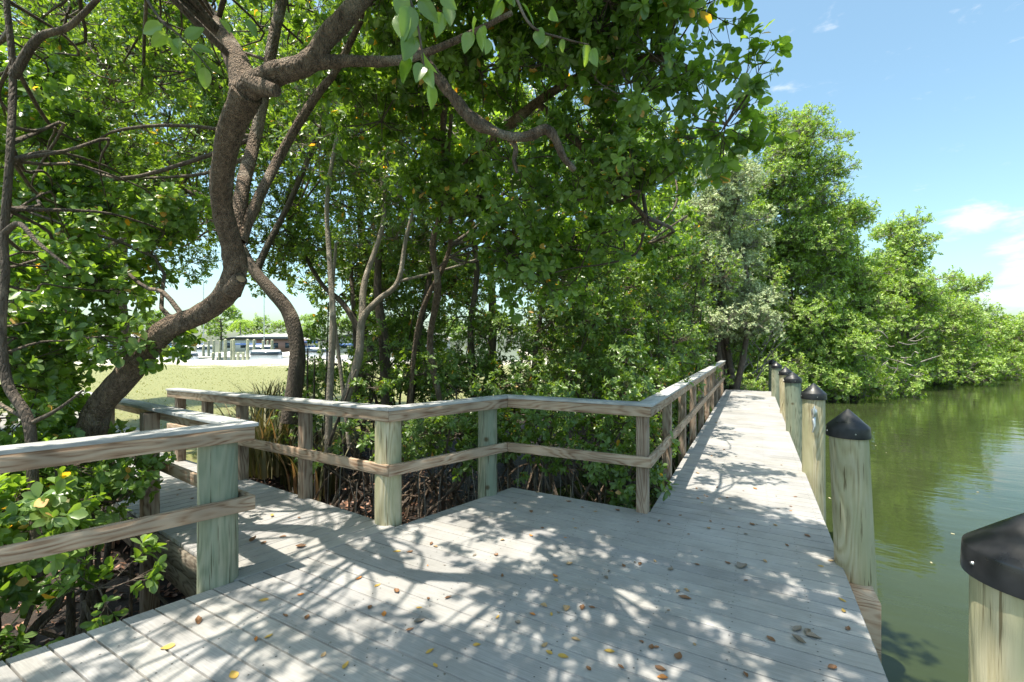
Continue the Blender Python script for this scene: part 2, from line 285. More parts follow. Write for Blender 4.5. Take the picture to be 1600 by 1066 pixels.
def cam_xy(x, y): return x * CS + y * SN, -x * SN + y * CS      # X right, t ahead
def shore_right(x, y):
    "signed distance (m) to the right of the bank line, positive = water"
    if y < 18: return x + 1.9 if y > 3 else x + 2.6 + (3 - y) * .12
    return x + 1.9 - (y - 18) * .66 - .9 * math.sin(y * .35) - .5 * math.sin(y * .9 + 1)
def vnoise(x, y):
    return math.sin(x * 1.3 + 1.7 * math.sin(y * .9)) * .5 + math.sin(y * 1.7 + 1.3 * math.sin(x * 1.1 + 2)) * .5
def land(x, y):
    X, t = cam_xy(x, y); s = shore_right(x, y)
    z = -.86 - max(0, min(1, (s + 1.2) / 2)) * .5
    if s < -1.2: z = -.86 + min(.12, (-1.2 - s) * .03)
    d = -(x + 6.0) - .0 * y
    if s < 0: z = z + (-.13 - z) * max(0, min(1, d / 2.2)) ** .8
    if y > 18 and s < -1.5: z = -.8 + min(1.3, (-1.5 - s) * .28)
    z += .035 * vnoise(x * 2, y * 2)
    if t > 42 and X < 2: z = -2.5
    if z > -.3: z = -.15 + .03 * vnoise(x * .5, y * .5)
    if y < -8 and x > -6: z = -1.6
    return z
xs = np.concatenate([np.arange(-90, -12, 2.0), np.arange(-12, 3, .25), np.arange(3, 75, 2.0)]); ys = np.concatenate([np.arange(-20, -2, 1.0), np.arange(-2, 12, .25), np.arange(12, 30, .75), np.arange(30, 120, 2.0)])
V = np.array([[x, y, land(x, y)] for y in ys for x in xs]); nx = len(xs); ny = len(ys)
I = np.arange(nx * ny).reshape(ny, nx); F = np.stack([I[:-1, :-1], I[:-1, 1:], I[1:, 1:], I[1:, :-1]], -1).reshape(-1, 4)
m, n, l, b = mat('mud, sand and dry lawn'); c = node(n, 'ShaderNodeTexCoord')
sep = node(n, 'ShaderNodeSeparateXYZ'); l.new(c.outputs['Object'], sep.inputs[0])
g1 = node(n, 'ShaderNodeTexNoise'); g1.inputs['Scale'].default_value = .55; g1.inputs['Detail'].default_value = 8; g1.inputs['Roughness'].default_value = .7; l.new(c.outputs['Object'], g1.inputs[0])
g2 = node(n, 'ShaderNodeTexNoise'); g2.inputs['Scale'].default_value = 14; g2.inputs['Detail'].default_value = 8; g2.inputs['Roughness'].default_value = .7; l.new(c.outputs['Object'], g2.inputs[0])
gr = ramp(n, [(.32, (.1, .13, .035)), (.5, (.18, .185, .06)), (.68, (.28, .25, .13))]); l.new(g2.outputs[0], gr.inputs[0])
# camera-independent distance along the lawn, towards the sea wall
dt = node(n, 'ShaderNodeVectorMath', operation='DOT_PRODUCT'); l.new(c.outputs['Object'], dt.inputs[0]); dt.inputs[1].default_value = (-SN, CS, 0)
nn_ = node(n, 'ShaderNodeMath', operation='MULTIPLY_ADD'); l.new(g1.outputs[0], nn_.inputs[0]); nn_.inputs[1].default_value = 26; l.new(dt.outputs['Value'], nn_.inputs[2])
sr = ramp(n, [(0, (0, 0, 0)), (1, (1, 1, 1))]); mrr = node(n, 'ShaderNodeMapRange'); l.new(nn_.outputs[0], mrr.inputs[0]); mrr.inputs[1].default_value = 46; mrr.inputs[2].default_value = 54
sm = node(n, 'ShaderNodeMix', data_type='RGBA'); l.new(mrr.outputs[0], sm.inputs['Factor']); l.new(gr.outputs[0], sm.inputs['A']); sm.inputs['B'].default_value = (.66, .6, .49, 1)
mud = ramp(n, [(.3, (.008, .006, .004)), (.55, (.03, .018, .011)), (.75, (.075, .045, .028))]); l.new(g2.outputs[0], mud.inputs[0])
mz = node(n, 'ShaderNodeMapRange'); l.new(sep.outputs[2], mz.inputs[0]); mz.inputs[1].default_value = -.45; mz.inputs[2].default_value = -.3
fm = node(n, 'ShaderNodeMix', data_type='RGBA'); l.new(mz.outputs[0], fm.inputs['Factor']); l.new(mud.outputs[0], fm.inputs['A']); l.new(sm.outputs['Result'], fm.inputs['B'])
l.new(fm.outputs['Result'], b.inputs['Base Color']); b.inputs['Roughness'].default_value = .75
bp = node(n, 'ShaderNodeBump'); bp.inputs['Strength'].default_value = .7; bp.inputs['Distance'].default_value = .04; l.new(g2.outputs[0], bp.inputs['Height']); l.new(bp.outputs[0], b.inputs['Normal'])
mb = MB(); mb.add(V, F); g = mb.build('ground', m, smooth=True); g['kind'] = 'structure'
SAND = simple('shell sand path', (.25, .235, .21), .9, noise=.35, scale=10)

# ------------------------------------------------------------------ decks
def clipquad(mb, pts, z0, z1, val, zf=None):
    "prism from convex polygon pts (xy) with slightly rounded top edge"
    P = np.array(pts, float); k = len(P); c = P.mean(0); be = .004
    D = P - c; ln = np.linalg.norm(D, axis=1)[:, None]; Pin = P - D / ln * be * 1.3
    zz = (lambda p, z: z + (zf(p[0]) if zf else 0))
    V = [[*p, zz(p, z0)] for p in P] + [[*p, zz(p, z1 - be)] for p in P] + [[*p, zz(p, z1)] for p in Pin]
    F = [[i, (i + 1) % k, k + (i + 1) % k, k + i] for i in range(k)] + [[k + i, k + (i + 1) % k, 2 * k + (i + 1) % k, 2 * k + i] for i in range(k)]
    mb.add(V, F, val)
    if k == 4: mb.add(V[2 * k:], [[0, 1, 2, 3]], val)
PITCH, GAP = .1436, .011
YB = 4.31                                     # far edge of the wide platform
def xl(y): return -3.34 + .27 * (y - .7)      # left edge line of the wide platform
mb = MB(); y = YB
while y > -2.2:
    v = random.random(); a, b_ = y - PITCH + GAP, y
    clipquad(mb, [(xl(a), a), (.56, a), (.56, b_), (xl(b_), b_)], -.028, 0, v); y -= PITCH
y = YB
while y < 17.0:
    v = random.random(); a, b_ = y + GAP, y + PITCH
    clipquad(mb, [(-.87, a), (.56, a), (.56, b_), (-.87, b_)], -.028, 0, v); y += PITCH
yend = y
o = mb.build('boardwalk_deck', DECK); o['kind'] = 'structure'
zw = lambda x: -.02 * max(0, -(x + 3.3))       # the side walkway falls gently to the lawn
ysouth = lambda x: 1.72 - .127 * (x + 3.1); ynorth = lambda x: 2.9 - .10 * (x + 2.77)
mb = MB(); du = np.array([.2608, .9654]); off = 0
while off < 5.6:
    x0 = -3.34 - off / .9654 * 1.0
    def edge(o_):
        # line x = -3.34 + .27 (y-.7) - o_/.9654 ; meet south and north borders
        k = -3.34 - o_ * 1.035
        ys_ = (1.72 - .127 * (k - .27 * .7 + 3.1)) / (1 + .127 * .27); yn_ = (2.9 - .10 * (k - .27 * .7 + 2.77)) / (1 + .10 * .27)
        return (k + .27 * (ys_ - .7), ys_), (k + .27 * (yn_ - .7), yn_)
    (s0, n0), (s1, n1) = edge(off + GAP), edge(off + PITCH)
    clipquad(mb, [s1, s0, n0, n1], -.028, -.0005, random.random(), zf=lambda x: -.02 * max(0, -(x + 3.3))); off += PITCH
o = mb.build('side_walkway_deck', DECK_W); o['kind'] = 'structure'
mb = MB(); PTS = []; yy_ = YB
while yy_ > .2:
    for xj in np.arange(-2.95, .56, .405):
        if xj > xl(yy_) + .05:
            for dy in (-.035, -.105): PTS.append((xj + random.uniform(-.006, .006), yy_ + dy + random.uniform(-.004, .004)))
    yy_ -= PITCH
yy_ = YB
while yy_ < 9:
    for xj in (-.8, -.35, .12, .5):
        for dy in (.045, .11): PTS.append((xj + random.uniform(-.006, .006), yy_ + dy))
    yy_ += PITCH
for (px_, py_) in PTS: mb.add([[px_ + .0045 * math.cos(a * 1.047), py_ + .0045 * math.sin(a * 1.047), .0012] for a in range(6)] + [[px_, py_, .0014]], [[k, (k + 1) % 6, 6] for k in range(6)])
o = mb.build('deck_screws', simple('dull screw heads', (.07, .065, .06), .5, .4)); o['kind'] = 'structure'
# fascia and joists
mb = MB()
def beam(mb, p, q, wd, z0, z1, val=0):
    p = Vector(p); q = Vector(q); d = q - p; L = d.length; c = (p + q) / 2
    mb.box((c.x, c.y, (z0 + z1) / 2), (L, wd, z1 - z0), val, math.atan2(d.y, d.x))
beam(mb, (.53, -2.2), (.53, yend), .04, -.24, -.031); beam(mb, (-.84, YB + .05), (-.84, yend), .04, -.24, -.031)
beam(mb, (-2.3, YB - .03), (-.82, YB - .03), .04, -.24, -.032)
beam(mb, (xl(-2.1) + .03, -2.1), (xl(YB) + .03, YB - .06), .04, -.24, -.031)
beam(mb, (-3.2, ysouth(-3.2) + .03), (-8.8, ysouth(-8.8) + .03), .04, -.42, -.16); beam(mb, (-2.9, ynorth(-2.9) - .03), (-8.8, ynorth(-8.8) - .03), .04, -.42, -.16)
for k in range(4): beam(mb, (-2.1 + k * .75, -2.2), (-2.1 + k * .75, YB - .1), .05, -.24, -.033)
beam(mb, (-.15, YB), (-.15, yend - .02), .05, -.24, -.033)
for yy in np.arange(-1, 17, 2.8): beam(mb, (-.8, yy), (.5, yy), .1, -.45, -.245)
beam(mb, (-.85, yend - .02), (.55, yend - .02), .04, -.24, -.034)
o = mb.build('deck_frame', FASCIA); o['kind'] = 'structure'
# south face of the side walkway: sloping board right under the deck edge
mb = MB()
P = [(-3.2, ysouth(-3.2) - .001), (-8.8, ysouth(-8.8) - .001)]
V = []
for (x, y_) in P:
    for dy in (0, .035):
        for z in (-.2, -.03): V.append([x, y_ + dy - .02, z + zw(x)])
mb.add(V, [[0, 4, 5, 1], [2, 3, 7, 6], [1, 5, 7, 3], [0, 2, 6, 4], [0, 1, 3, 2], [4, 6, 7, 5]])
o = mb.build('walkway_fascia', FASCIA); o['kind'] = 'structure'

# ------------------------------------------------------------------ railings
def strip_objs(root, path, d0, d1, z0, z1, name, m):
    "mitred boards along path (x,y,z): offsets d0..d1 to the left of travel, heights z0..z1"
    P = [Vector(p) for p in path]; k = len(P); dirs = [(P[i + 1] - P[i]).xy.normalized() for i in range(k - 1)]
    nrm = [Vector((-d.y, d.x)) for d in dirs]
    def offs(i, d):
        if i == 0: return P[0].xy + nrm[0] * d
        if i == k - 1: return P[-1].xy + nrm[-1] * d
        a, b_ = nrm[i - 1], nrm[i]; mm = (a + b_).normalized(); return P[i].xy + mm * (d / max(.3, mm.dot(a)))
    res = []
    for i in range(k - 1):
        A0, A1, B0, B1 = offs(i, d0), offs(i, d1), offs(i + 1, d0), offs(i + 1, d1); e = dirs[i] * .0012
        A0, A1, B0, B1 = A0 + e, A1 + e, B0 - e, B1 - e
        bm_pts = [(A0, P[i].z), (B0, P[i + 1].z), (B1, P[i + 1].z), (A1, P[i].z)]
        ox = Vector((P[i].x, P[i].y, P[i].z + z0)); ang = math.atan2(dirs[i].y, dirs[i].x); R = Matrix.Rotation(-ang, 3, 'Z')
        V = [R @ (Vector((p.x, p.y, z + z0)) - ox) for p, z in bm_pts] + [R @ (Vector((p.x, p.y, z + z1)) - ox) for p, z in bm_pts]
        mb = MB(); mb.add([list(v) for v in V], [[0, 3, 2, 1], [4, 5, 6, 7], [0, 1, 5, 4], [1, 2, 6, 5], [2, 3, 7, 6], [3, 0, 4, 7]])
        o = mb.build(name, m); o.parent = root; o.location = ox - world_loc(root); o.rotation_euler = (0, 0, ang)
        bv = o.modifiers.new('bevel', 'BEVEL'); bv.width = .003; bv.segments = 2; bv.limit_method = 'ANGLE'
        res.append(o)
    return res
def square_post(root, x, y, ang, s, zt, zb=-1.0):
    mb = MB(); h = s / 2
    V = [[sx * h, sy * h, z] for z in (zb, zt) for sx, sy in ((-1, -1), (1, -1), (1, 1), (-1, 1))]
    mb.add(V, [[0, 3, 2, 1], [4, 5, 6, 7], [0, 1, 5, 4], [1, 2, 6, 5], [2, 3, 7, 6], [3, 0, 4, 7]])
    o = mb.build('post', POSTWOOD); o.parent = root; o.location = Vector((x, y, 0)) - world_loc(root); o.rotation_euler = (0, 0, ang)
    bv = o.modifiers.new('bevel', 'BEVEL'); bv.width = .006; bv.segments = 2; return o
def round_post(root, x, y, r, zt, m, zb=-1.3, tilt=(0, 0), name='post', taper=1.04):
    mb = MB(); n_ = 40; rings = []; zs = np.linspace(zb, zt, 26); ph = RNG.random(3) * 6; ang = np.arange(n_) * 2 * np.pi / n_
    for z in zs:
        u = (z - zt) / (zb - zt); rr = r * (1 + (taper - 1) * u) * (1 + .012 * np.sin(2 * ang + ph[0] + z) + .008 * np.sin(5 * ang + ph[1] + z * 2) + .006 * np.sin(9 * ang - z * 3))
        rings.append(np.stack([np.cos(ang) * rr + tilt[0] * z, np.sin(ang) * rr + tilt[1] * z, np.full(n_, z)], 1))
    V = np.concatenate(rings); F = [[i * n_ + k, i * n_ + (k + 1) % n_, (i + 1) * n_ + (k + 1) % n_, (i + 1) * n_ + k] for i in range(len(zs) - 1) for k in range(n_)]
    mb.add(V, F); mb.add(np.concatenate([rings[-1], [[tilt[0] * zt, tilt[1] * zt, zt]]]), [[k, (k + 1) % n_, n_] for k in range(n_)])
    o = mb.build(name, m, smooth=True); o.parent = root; o.location = Vector((x, y, 0)) - world_loc(root); return o
def ray_line(px, P, Q):
    X = (px - 800) / FPX; d = Vector((X * CS - SN, X * SN + CS)); e = Vector((Q[0] - P[0], Q[1] - P[1]))
    # t d = P + u e
    det = d.x * -e.y + e.x * d.y; t = (P[0] * -e.y + e.x * P[1]) / det
    return d * t
BT, BH = .038, .095                    # beam thickness, height
# left railing: runs past the camera on the left, turns at the big post and follows the side walkway
ra = empty('timber_railing', (-3.2, 1.6, 0), 'weathered timber railing on the left, turning at a thick green round post', 'railing')
pathA = [(-4.05, -1.38, .02), (-3.0, 1.81, .02), (-8.36, 2.49, -.085)]
strip_objs(ra, pathA, -.016, .135, 1.014, 1.04, 'cap_board', CAPB)
strip_objs(ra, pathA, 0, BT, 1.013 - BH, 1.013, 'top_beam', RAILWOOD)
strip_objs(ra, pathA, -.002, BT - .002, .445, .445 + BH, 'mid_rail', RAILWOOD)
o = round_post(ra, -3.195, 1.672, .116, 1.03, PILEWOOD, name='post'); o['label'] = 'thick green round corner post'
la = math.atan2(.68, -5.36); nL = Vector((-.126, -.992))
for px, s in ((255, .12), (185, .105), (122, .105)):
    p = ray_line(px, (-3.0, 1.81), (-8.36, 2.49)) + nL * (BT + s / 2 + .0015) + (Vector((-.0, 0))); square_post(ra, p.x, p.y, la, s, 1.008 + (-.0196) * (-3.0 - p.x) - .0)
aa = math.atan2(3.19, 1.05); nA = Vector((-.95, .313))
p = Vector((-3.0, 1.81)) + Vector((-1.05, -3.19)).normalized() * 1.95 + nA * (BT + .054); square_post(ra, p.x, p.y, aa, .105, 1.03)
# long railing round the planting and down the boardwalk
rb_ = empty('timber_railing', (-2.9, 3.0, 0), 'long weathered timber railing zigzagging round the mangroves and down the boardwalk', 'railing')
pathB = [(-7.44, 3.2, -.09), (-2.77, 2.837, 0), (-2.31, 4.12, 0), (-.835, 4.2, 0), (-.835, 16.3, 0)]
strip_objs(rb_, pathB, -.016, .135, 1.014, 1.04, 'cap_board', CAPB)
strip_objs(rb_, pathB, 0, BT, 1.013 - BH, 1.013, 'top_beam', RAILWOOD)
strip_objs(rb_, pathB, -.002, BT - .002, .445, .445 + BH, 'mid_rail', RAILWOOD)
round_post(rb_, -2.90, 2.965, .115, 1.012, PILEPALE)['label'] = 'thick pale green round corner post'
round_post(rb_, -2.50, 4.02, .1, 1.012, PILEWOOD)['label'] = 'round green post at the platform corner'
square_post(rb_, -.93, 4.295, 0, .105, 1.012)
mang = math.atan2(-.363, 4.67); nM = Vector((.0775, .997))
for px in (464, 366, 312, 270):
    p = ray_line(px, (-7.44, 3.2), (-2.77, 2.837)) + nM * (BT + .054); square_post(rb_, p.x, p.y, mang, .105, 1.01 - .0193 * (-2.77 - p.x))
yy = 5.62
while yy < 16.4: square_post(rb_, -.835 - BT - .054, yy, 0, .1, 1.012); yy += 1.3

# ------------------------------------------------------------------ mooring piles
def pile(x, y, zt, r, tilt, label, m, cleat=False, block=False):
    root = empty('mooring_pile', (x, y, 0), label, 'pile', 'mooring piles along the boardwalk')
    round_post(root, x, y, r, zt, m, zb=-2.4, tilt=tilt, name='pole', taper=1.1)
    tx, ty = tilt[0] * zt, tilt[1] * zt
    mb = MB(); n_ = 48; ang = np.arange(n_) * 2 * np.pi / n_; R0 = r + .012
    prof = [(R0 - .002, zt - .07), (R0 + .003, zt - .072), (R0 + .004, zt - .066), (R0 + .001, zt - .002), (R0 - .001, zt + .004), (R0 * .5 + .004, zt + .064), (.008, zt + .123), (0.001, zt + .126)]
    rings = [np.stack([np.cos(ang) * rr + tx, np.sin(ang) * rr + ty, np.full(n_, z)], 1) for rr, z in prof]
    mb.add(np.concatenate(rings), [[i * n_ + k, i * n_ + (k + 1) % n_, (i + 1) * n_ + (k + 1) % n_, (i + 1) * n_ + k] for i in range(len(prof) - 1) for k in range(n_)])
    c_ = mb.build('cap', BLACK, smooth=True); c_.parent = root; c_.location = (0, 0, 0)
    c_.modifiers.new('es', 'EDGE_SPLIT').split_angle = math.radians(35)
    for a in (0.2, 1.8, 3.4, 4.9):
        mb = MB(); p0 = np.array([tx + math.cos(a) * R0, ty + math.sin(a) * R0, zt - .035]); d = np.array([math.cos(a), math.sin(a), 0]); segs(mb, [p0], [p0 + d * .006], .006, .004, 8)
        mb.add([p0 + d * .006 + np.array([0, 0, .004]), p0 + d * .006 + np.array([-d[1] * .004, d[0] * .004, 0]), p0 + d * .006 - np.array([0, 0, .004]), p0 + d * .006 - np.array([-d[1] * .004, d[0] * .004, 0])], [[0, 1, 2, 3]]); s_ = mb.build('screw', NAIL); s_.parent = c_
    if cleat:
        mb = MB(); vd = Vector((-x, -y)).normalized(); a = math.atan2(vd.y, vd.x); rt = Vector((-vd.y, vd.x))
        def q(u, o_, z): return (vd.x * (r + o_) + rt.x * u, vd.y * (r + o_) + rt.y * u, z)
        tube(mb, [q(.0, .004, .80), q(.005, .02, .77), q(.005, .022, .72), q(.0, .02, .66)], [.03, .034, .024, .018], 10, 4)
        tube(mb, [q(-.0, .03, .70), q(.0, .06, .67), q(.005, .075, .6), q(-.012, .08, .53)], [.022, .02, .016, .008], 10, 4)
        tube(mb, [q(.0, .03, .72), q(.0, .07, .74), q(.0, .075, .80), q(.01, .07, .85)], [.018, .016, .015, .008], 10, 4)
        o = mb.build('cleat', METAL, smooth=True); o.parent = root; o.location = (0, 0, 0)
    if block:
        mb = MB(); mb.box((-.02, -.2, -.4), (.2, .3, .64)); o = mb.build('support_block', RAILWOOD); o.parent = root
    return root
pile(.655, 1.66, 1.05, .135, (0, 0), 'nearest mooring pile with a large black cone cap, cut off by the lower right corner', PILEPALE)
pile(.638, 3.98, 1.0, .117, (-.04, .0), 'tall pale wooden mooring pile with black cap, second nearest beside the deck', PILEPALE, block=True)
pile(.65, 6.6, .985, .12, (-.0, 0), 'wooden mooring pile carrying a silver metal cleat', PILEPALE, cleat=True)
pile(.65, 9.55, .96, .13, (-.03, 0), 'green tinged mooring pile just beyond the one with the cleat', PILEWOOD)
pile(.655, 11.9, .95, .125, (-.02, 0), 'mooring pile with black cap mostly hidden, fifth from the camera', PILEPALE)
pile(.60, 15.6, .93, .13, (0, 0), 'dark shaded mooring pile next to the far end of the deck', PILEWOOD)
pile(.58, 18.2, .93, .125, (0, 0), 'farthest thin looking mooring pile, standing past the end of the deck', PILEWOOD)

# ------------------------------------------------------------------ foliage engine
def unit(a): return a / (np.linalg.norm(a, axis=-1, keepdims=True) + 1e-9)
def leaves(mb, P, D, Nn, L, Wd, val, near=True, curl=.12):
    "one leaf per row: base P, axis D, normal Nn, length L, width Wd"
    m_ = len(P); D = unit(D); S = unit(np.cross(D, Nn)); U = np.cross(S, D); L = L[:, None]; Wd = Wd[:, None] / 2
    if near:
        f = .28
        def pt(u, s, z): return P + D * L * u + S * Wd * s + U * (z * L)
        c = curl
        V = np.stack([pt(0, 0, 0), pt(.3, .62, .06 - c * .09), pt(.68, 1.0, .07 - c * .46), pt(1, 0, -c), pt(.68, -1.0, .07 - c * .46), pt(.3, -.62, .06 - c * .09), pt(.34, 0, -c * .11), pt(.7, 0, -.01 - c * .5),
                      pt(.92, .5, .03 - c * .85), pt(.92, -.5, .03 - c * .85)], 1)
        b_ = (np.arange(m_) * 10)[:, None]
        T = np.concatenate([b_ + [0, 6, 1], b_ + [0, 5, 6], b_ + [7, 3, 8], b_ + [7, 9, 3]]); Q = np.concatenate([b_ + [1, 6, 7, 2], b_ + [5, 4, 7, 6]]); T2 = np.concatenate([b_ + [2, 7, 8], b_ + [4, 9, 7]])
        mb.v.append(V.reshape(-1, 3)); T = np.concatenate([T, T2])
        mb.f[3].append(T + mb.n); mb.a[3].append(np.tile(val, 6).astype(np.float32)); mb.f[4].append(Q + mb.n); mb.a[4].append(np.tile(val, 2).astype(np.float32)); mb.n += m_ * 10
    else:
        V = np.stack([P, P + D * L * .6 + S * Wd + U * L * .05, P + D * L - U * L * .1, P + D * L * .6 - S * Wd + U * L * .05], 1)
        b_ = (np.arange(m_) * 4)[:, None]
        mb.v.append(V.reshape(-1, 3)); T = np.concatenate([b_ + [0, 2, 1], b_ + [0, 3, 2]]); mb.f[3].append(T + mb.n); mb.a[3].append(np.tile(val, 2).astype(np.float32)); mb.n += m_ * 4
def sprays(lm, tm, P, A, size, leaf, k=5, m_=7, near=True, aspect=.46, up=.35, tw=.003, curl=.12, splay=1.0):
    """sprays of leaves: P bases (S,3), A axes (S,3), size = branchlet length, leaf = leaf length; k twigs of m_ leaves in a whorl"""
    S = len(P)
    if S == 0: return
    A = unit(A + np.array([0, 0, up])); size = np.broadcast_to(size, (S,)); leaf = np.broadcast_to(leaf, (S,))
    R1 = RNG.normal(size=(S, k, 3)); ax = A[:, None, :]
    tdir = unit(ax * 1.15 + R1 * .62); u = RNG.uniform(.35, 1, (S, k, 1)); u[:, 0] = 1
    base = P[:, None] + ax * size[:, None, None] * u * .55; end = base + tdir * size[:, None, None] * RNG.uniform(.3, .6, (S, k, 1))
    if tm is not None:
        segs(tm, P, P + A * size[:, None] * .56, tw * 1.6, tw, 3)
        segs(tm, base.reshape(-1, 3), end.reshape(-1, 3), tw, tw * .5, 3)
    # whorl of leaves round each twig end
    th = np.arange(m_)[None, None] * 2.399 + RNG.uniform(0, 6.28, (S, k, 1)); ref = unit(np.cross(tdir, RNG.normal(size=(S, k, 3)))); ref2 = np.cross(tdir, ref)
    rad = ref[:, :, None] * np.cos(th)[..., None] + ref2[:, :, None] * np.sin(th)[..., None]
    ang = RNG.uniform(.55, 1.0, (S, k, m_, 1)) * splay + .2; td = tdir[:, :, None]
    D = td * np.cos(ang) + rad * np.sin(ang) + np.array([0, 0, -.12]) + RNG.normal(size=(S, k, m_, 3)) * .22; Nn = td * np.sin(ang) - rad * np.cos(ang) + RNG.normal(size=(S, k, m_, 3)) * .45 + np.array([0, 0, .75])
    s_ = RNG.uniform(0, .3, (S, k, m_, 1)) ** 1.0
    Pp = end[:, :, None] - td * s_ * (size[:, None, None, None] * .5) * (np.arange(m_)[None, None, :, None] > 3)
    L = leaf[:, None, None] * RNG.uniform(.5, 1.2, (S, k, m_)); sv = RNG.uniform(0, .42, (S, 1, 1)) + RNG.uniform(0, .2, (S, k, 1)) + RNG.uniform(0, .36, (S, k, m_))
    sv = np.where(RNG.random((S, k, m_)) < .013, RNG.uniform(.965, 1.0, (S, k, m_)), np.minimum(sv, .95))
    leaves(lm, Pp.reshape(-1, 3), D.reshape(-1, 3), Nn.reshape(-1, 3), L.ravel(), (L * aspect * RNG.uniform(.85, 1.15, L.shape)).ravel(), sv.ravel(), near, curl)
NB = 0
def crown(vols, spray, leaf, cover=1.0, near=True, aspect=.46, lump=(.35, .7), fill=1.0, limbs=None, tw=.003, k=5, m_=7, up=.35, shell=(.35, 1.0), keep=None, squash=.75, bnode=None):
    """fill ellipsoid volumes [(centre, (rx, rdepth, rz))] with lumps, each lump with sprays. returns leaf MB, twig MB"""
    lm, tm = MB(), MB(); allP, allA, br = [], [], []
    for (c, rr) in vols:
        c = np.array(c); rr = np.array(rr, float); vol = 4.19 * rr.prod(); lr = (lump[0] + lump[1]) / 2
        nl = max(1, int(fill * vol ** .8 / (4.19 * lr ** 3) ** .8 * 1.1)); U_ = unit(RNG.normal(size=(nl, 3))) * (RNG.uniform(.12, 1, (nl, 1)) ** (1 / 2.4))
        q = U_ * rr * .88; cen = c + np.stack([q[:, 0] * CS - q[:, 1] * SN, q[:, 0] * SN + q[:, 1] * CS, q[:, 2]], 1)
        for ce in cen:
            r_ = RNG.uniform(*lump); ns_ = max(3, int(cover * 12.6 * r_ * r_ * .8 / (spray * spray * .8)))
            d = unit(RNG.normal(size=(ns_, 3)) * [1, 1, squash]); P = ce + d * r_ * RNG.uniform(shell[0], shell[1], (ns_, 1)) * [1, 1, squash] - d * spray * .3
            if keep is not None:
                kk = keep(P); P = P[kk]; d = d[kk]
            if len(P) == 0: continue
            allP.append(P); allA.append(d)
            br.append(ce)
            m2 = min(len(P), 7); segs(tm, np.tile(ce, (m2, 1)), P[:m2], tw * 3, tw * 1.4, 4)
    P = np.concatenate(allP); A = np.concatenate(allA)
    sprays(lm, tm, P, A, spray * RNG.uniform(.75, 1.25, len(P)), leaf * RNG.uniform(.85, 1.15, len(P)), k, m_, near, aspect, up, tw)
    # branches from each lump to the nearest limb node
    if limbs is not None and len(br):
        Lb = np.array(limbs); b3 = np.array(br)
        for ce in b3:
            dd = np.linalg.norm(Lb - ce, axis=1) + np.maximum(0, Lb[:, 2] - ce[2]) * .8; j = Lb[dd.argmin()]; L_ = np.linalg.norm(ce - j)
            if L_ < .15: continue
            mid = (j + ce) / 2 + RNG.normal(size=3) * L_ * .13 + [0, 0, L_ * .06]; m1 = (j + mid) / 2 + RNG.normal(size=3) * L_ * .05; m2 = (ce + mid) / 2 + RNG.normal(size=3) * L_ * .05
            r_ = min(.018, .003 + .006 * L_) * (tw / .003) ** .6
            tube(tm, [j, m1, mid, m2, ce], [r_ * 1.3, r_, r_ * .85, r_ * .65, tw * 2], 6, 3, .12)
    return lm, tm
def V_(px, py, t, rx, ry, rz): return (at(px, py, t), (rx, ry, rz))
def tree(name, loc, label, cat, limbs, barkm, vols, leafm, group=None, rough=.06, twigm=None, trunk_n=12, **kw):
    "limbs: list of (points, radii); first one is the trunk"
    root = empty(name, loc, label, cat, group); nodes = []
    for i, (pts, rad) in enumerate(limbs):
        mb = MB(); tube(mb, pts, rad, trunk_n, 7, rough)
        mb.build('trunk' if i == 0 else 'limb', barkm, root, smooth=True)
        c = crom([list(p) for p in pts], 5); nodes += list(c[len(c) // 3:] if i == 0 else c)
    lm, tm = crown(vols, limbs=nodes, **kw)
    lm.build('crown', leafm, root)
    if tm.n: tm.build('branches', twigm or barkm, root)
    return root

# ---- the big S-curved tree growing beside the left railing
T0 = [at(128, 760, 3.75), at(150, 650, 3.72), at(195, 590, 3.68), at(255, 520, 3.64), at(312, 492, 3.6), at(352, 460, 3.53), at(368, 420, 3.45), at(362, 380, 3.36), at(346, 320, 3.2), at(348, 265, 3.02), at(362, 200, 2.82), at(385, 145, 2.68)]
R0 = [.12, .1, .092, .084, .078, .088, .081, .073, .072, .072, .073, .079]
L1 = [at(375, 150, 2.7), at(425, 118, 2.62), at(480, 100, 2.58), at(510, 60, 2.56), at(545, 20, 2.55), at(600, -50, 2.5), at(690, -130, 2.4)]
L2 = [at(490, 98, 2.58), at(540, 96, 2.6), at(600, 96, 2.6), at(650, 88, 2.6), at(720, 60, 2.55), at(800, 20, 2.5)]
L3 = [at(385, 150, 2.7), at(372, 100, 2.85), at(345, 50, 3.1), at(310, 0, 3.5), at(260, -60, 3.6), at(180, -120, 3.6)]
G1 = [at(372, 376, 3.37), at(378, 300, 3.5), at(395, 230, 3.85), at(412, 150, 3.9), at(428, 60, 3.9), at(442, -10, 3.9), at(455, -120, 3.8)]
G2 = [at(374, 376, 3.37), at(402, 315, 3.5), at(432, 255, 3.75), at(465, 195, 3.8), at(498, 145, 3.8), at(525, 110, 3.8), at(560, 40, 3.7), at(610, -60, 3.5)]
def bush_keep(P): return np.ones(len(P), bool)
hole_c = None
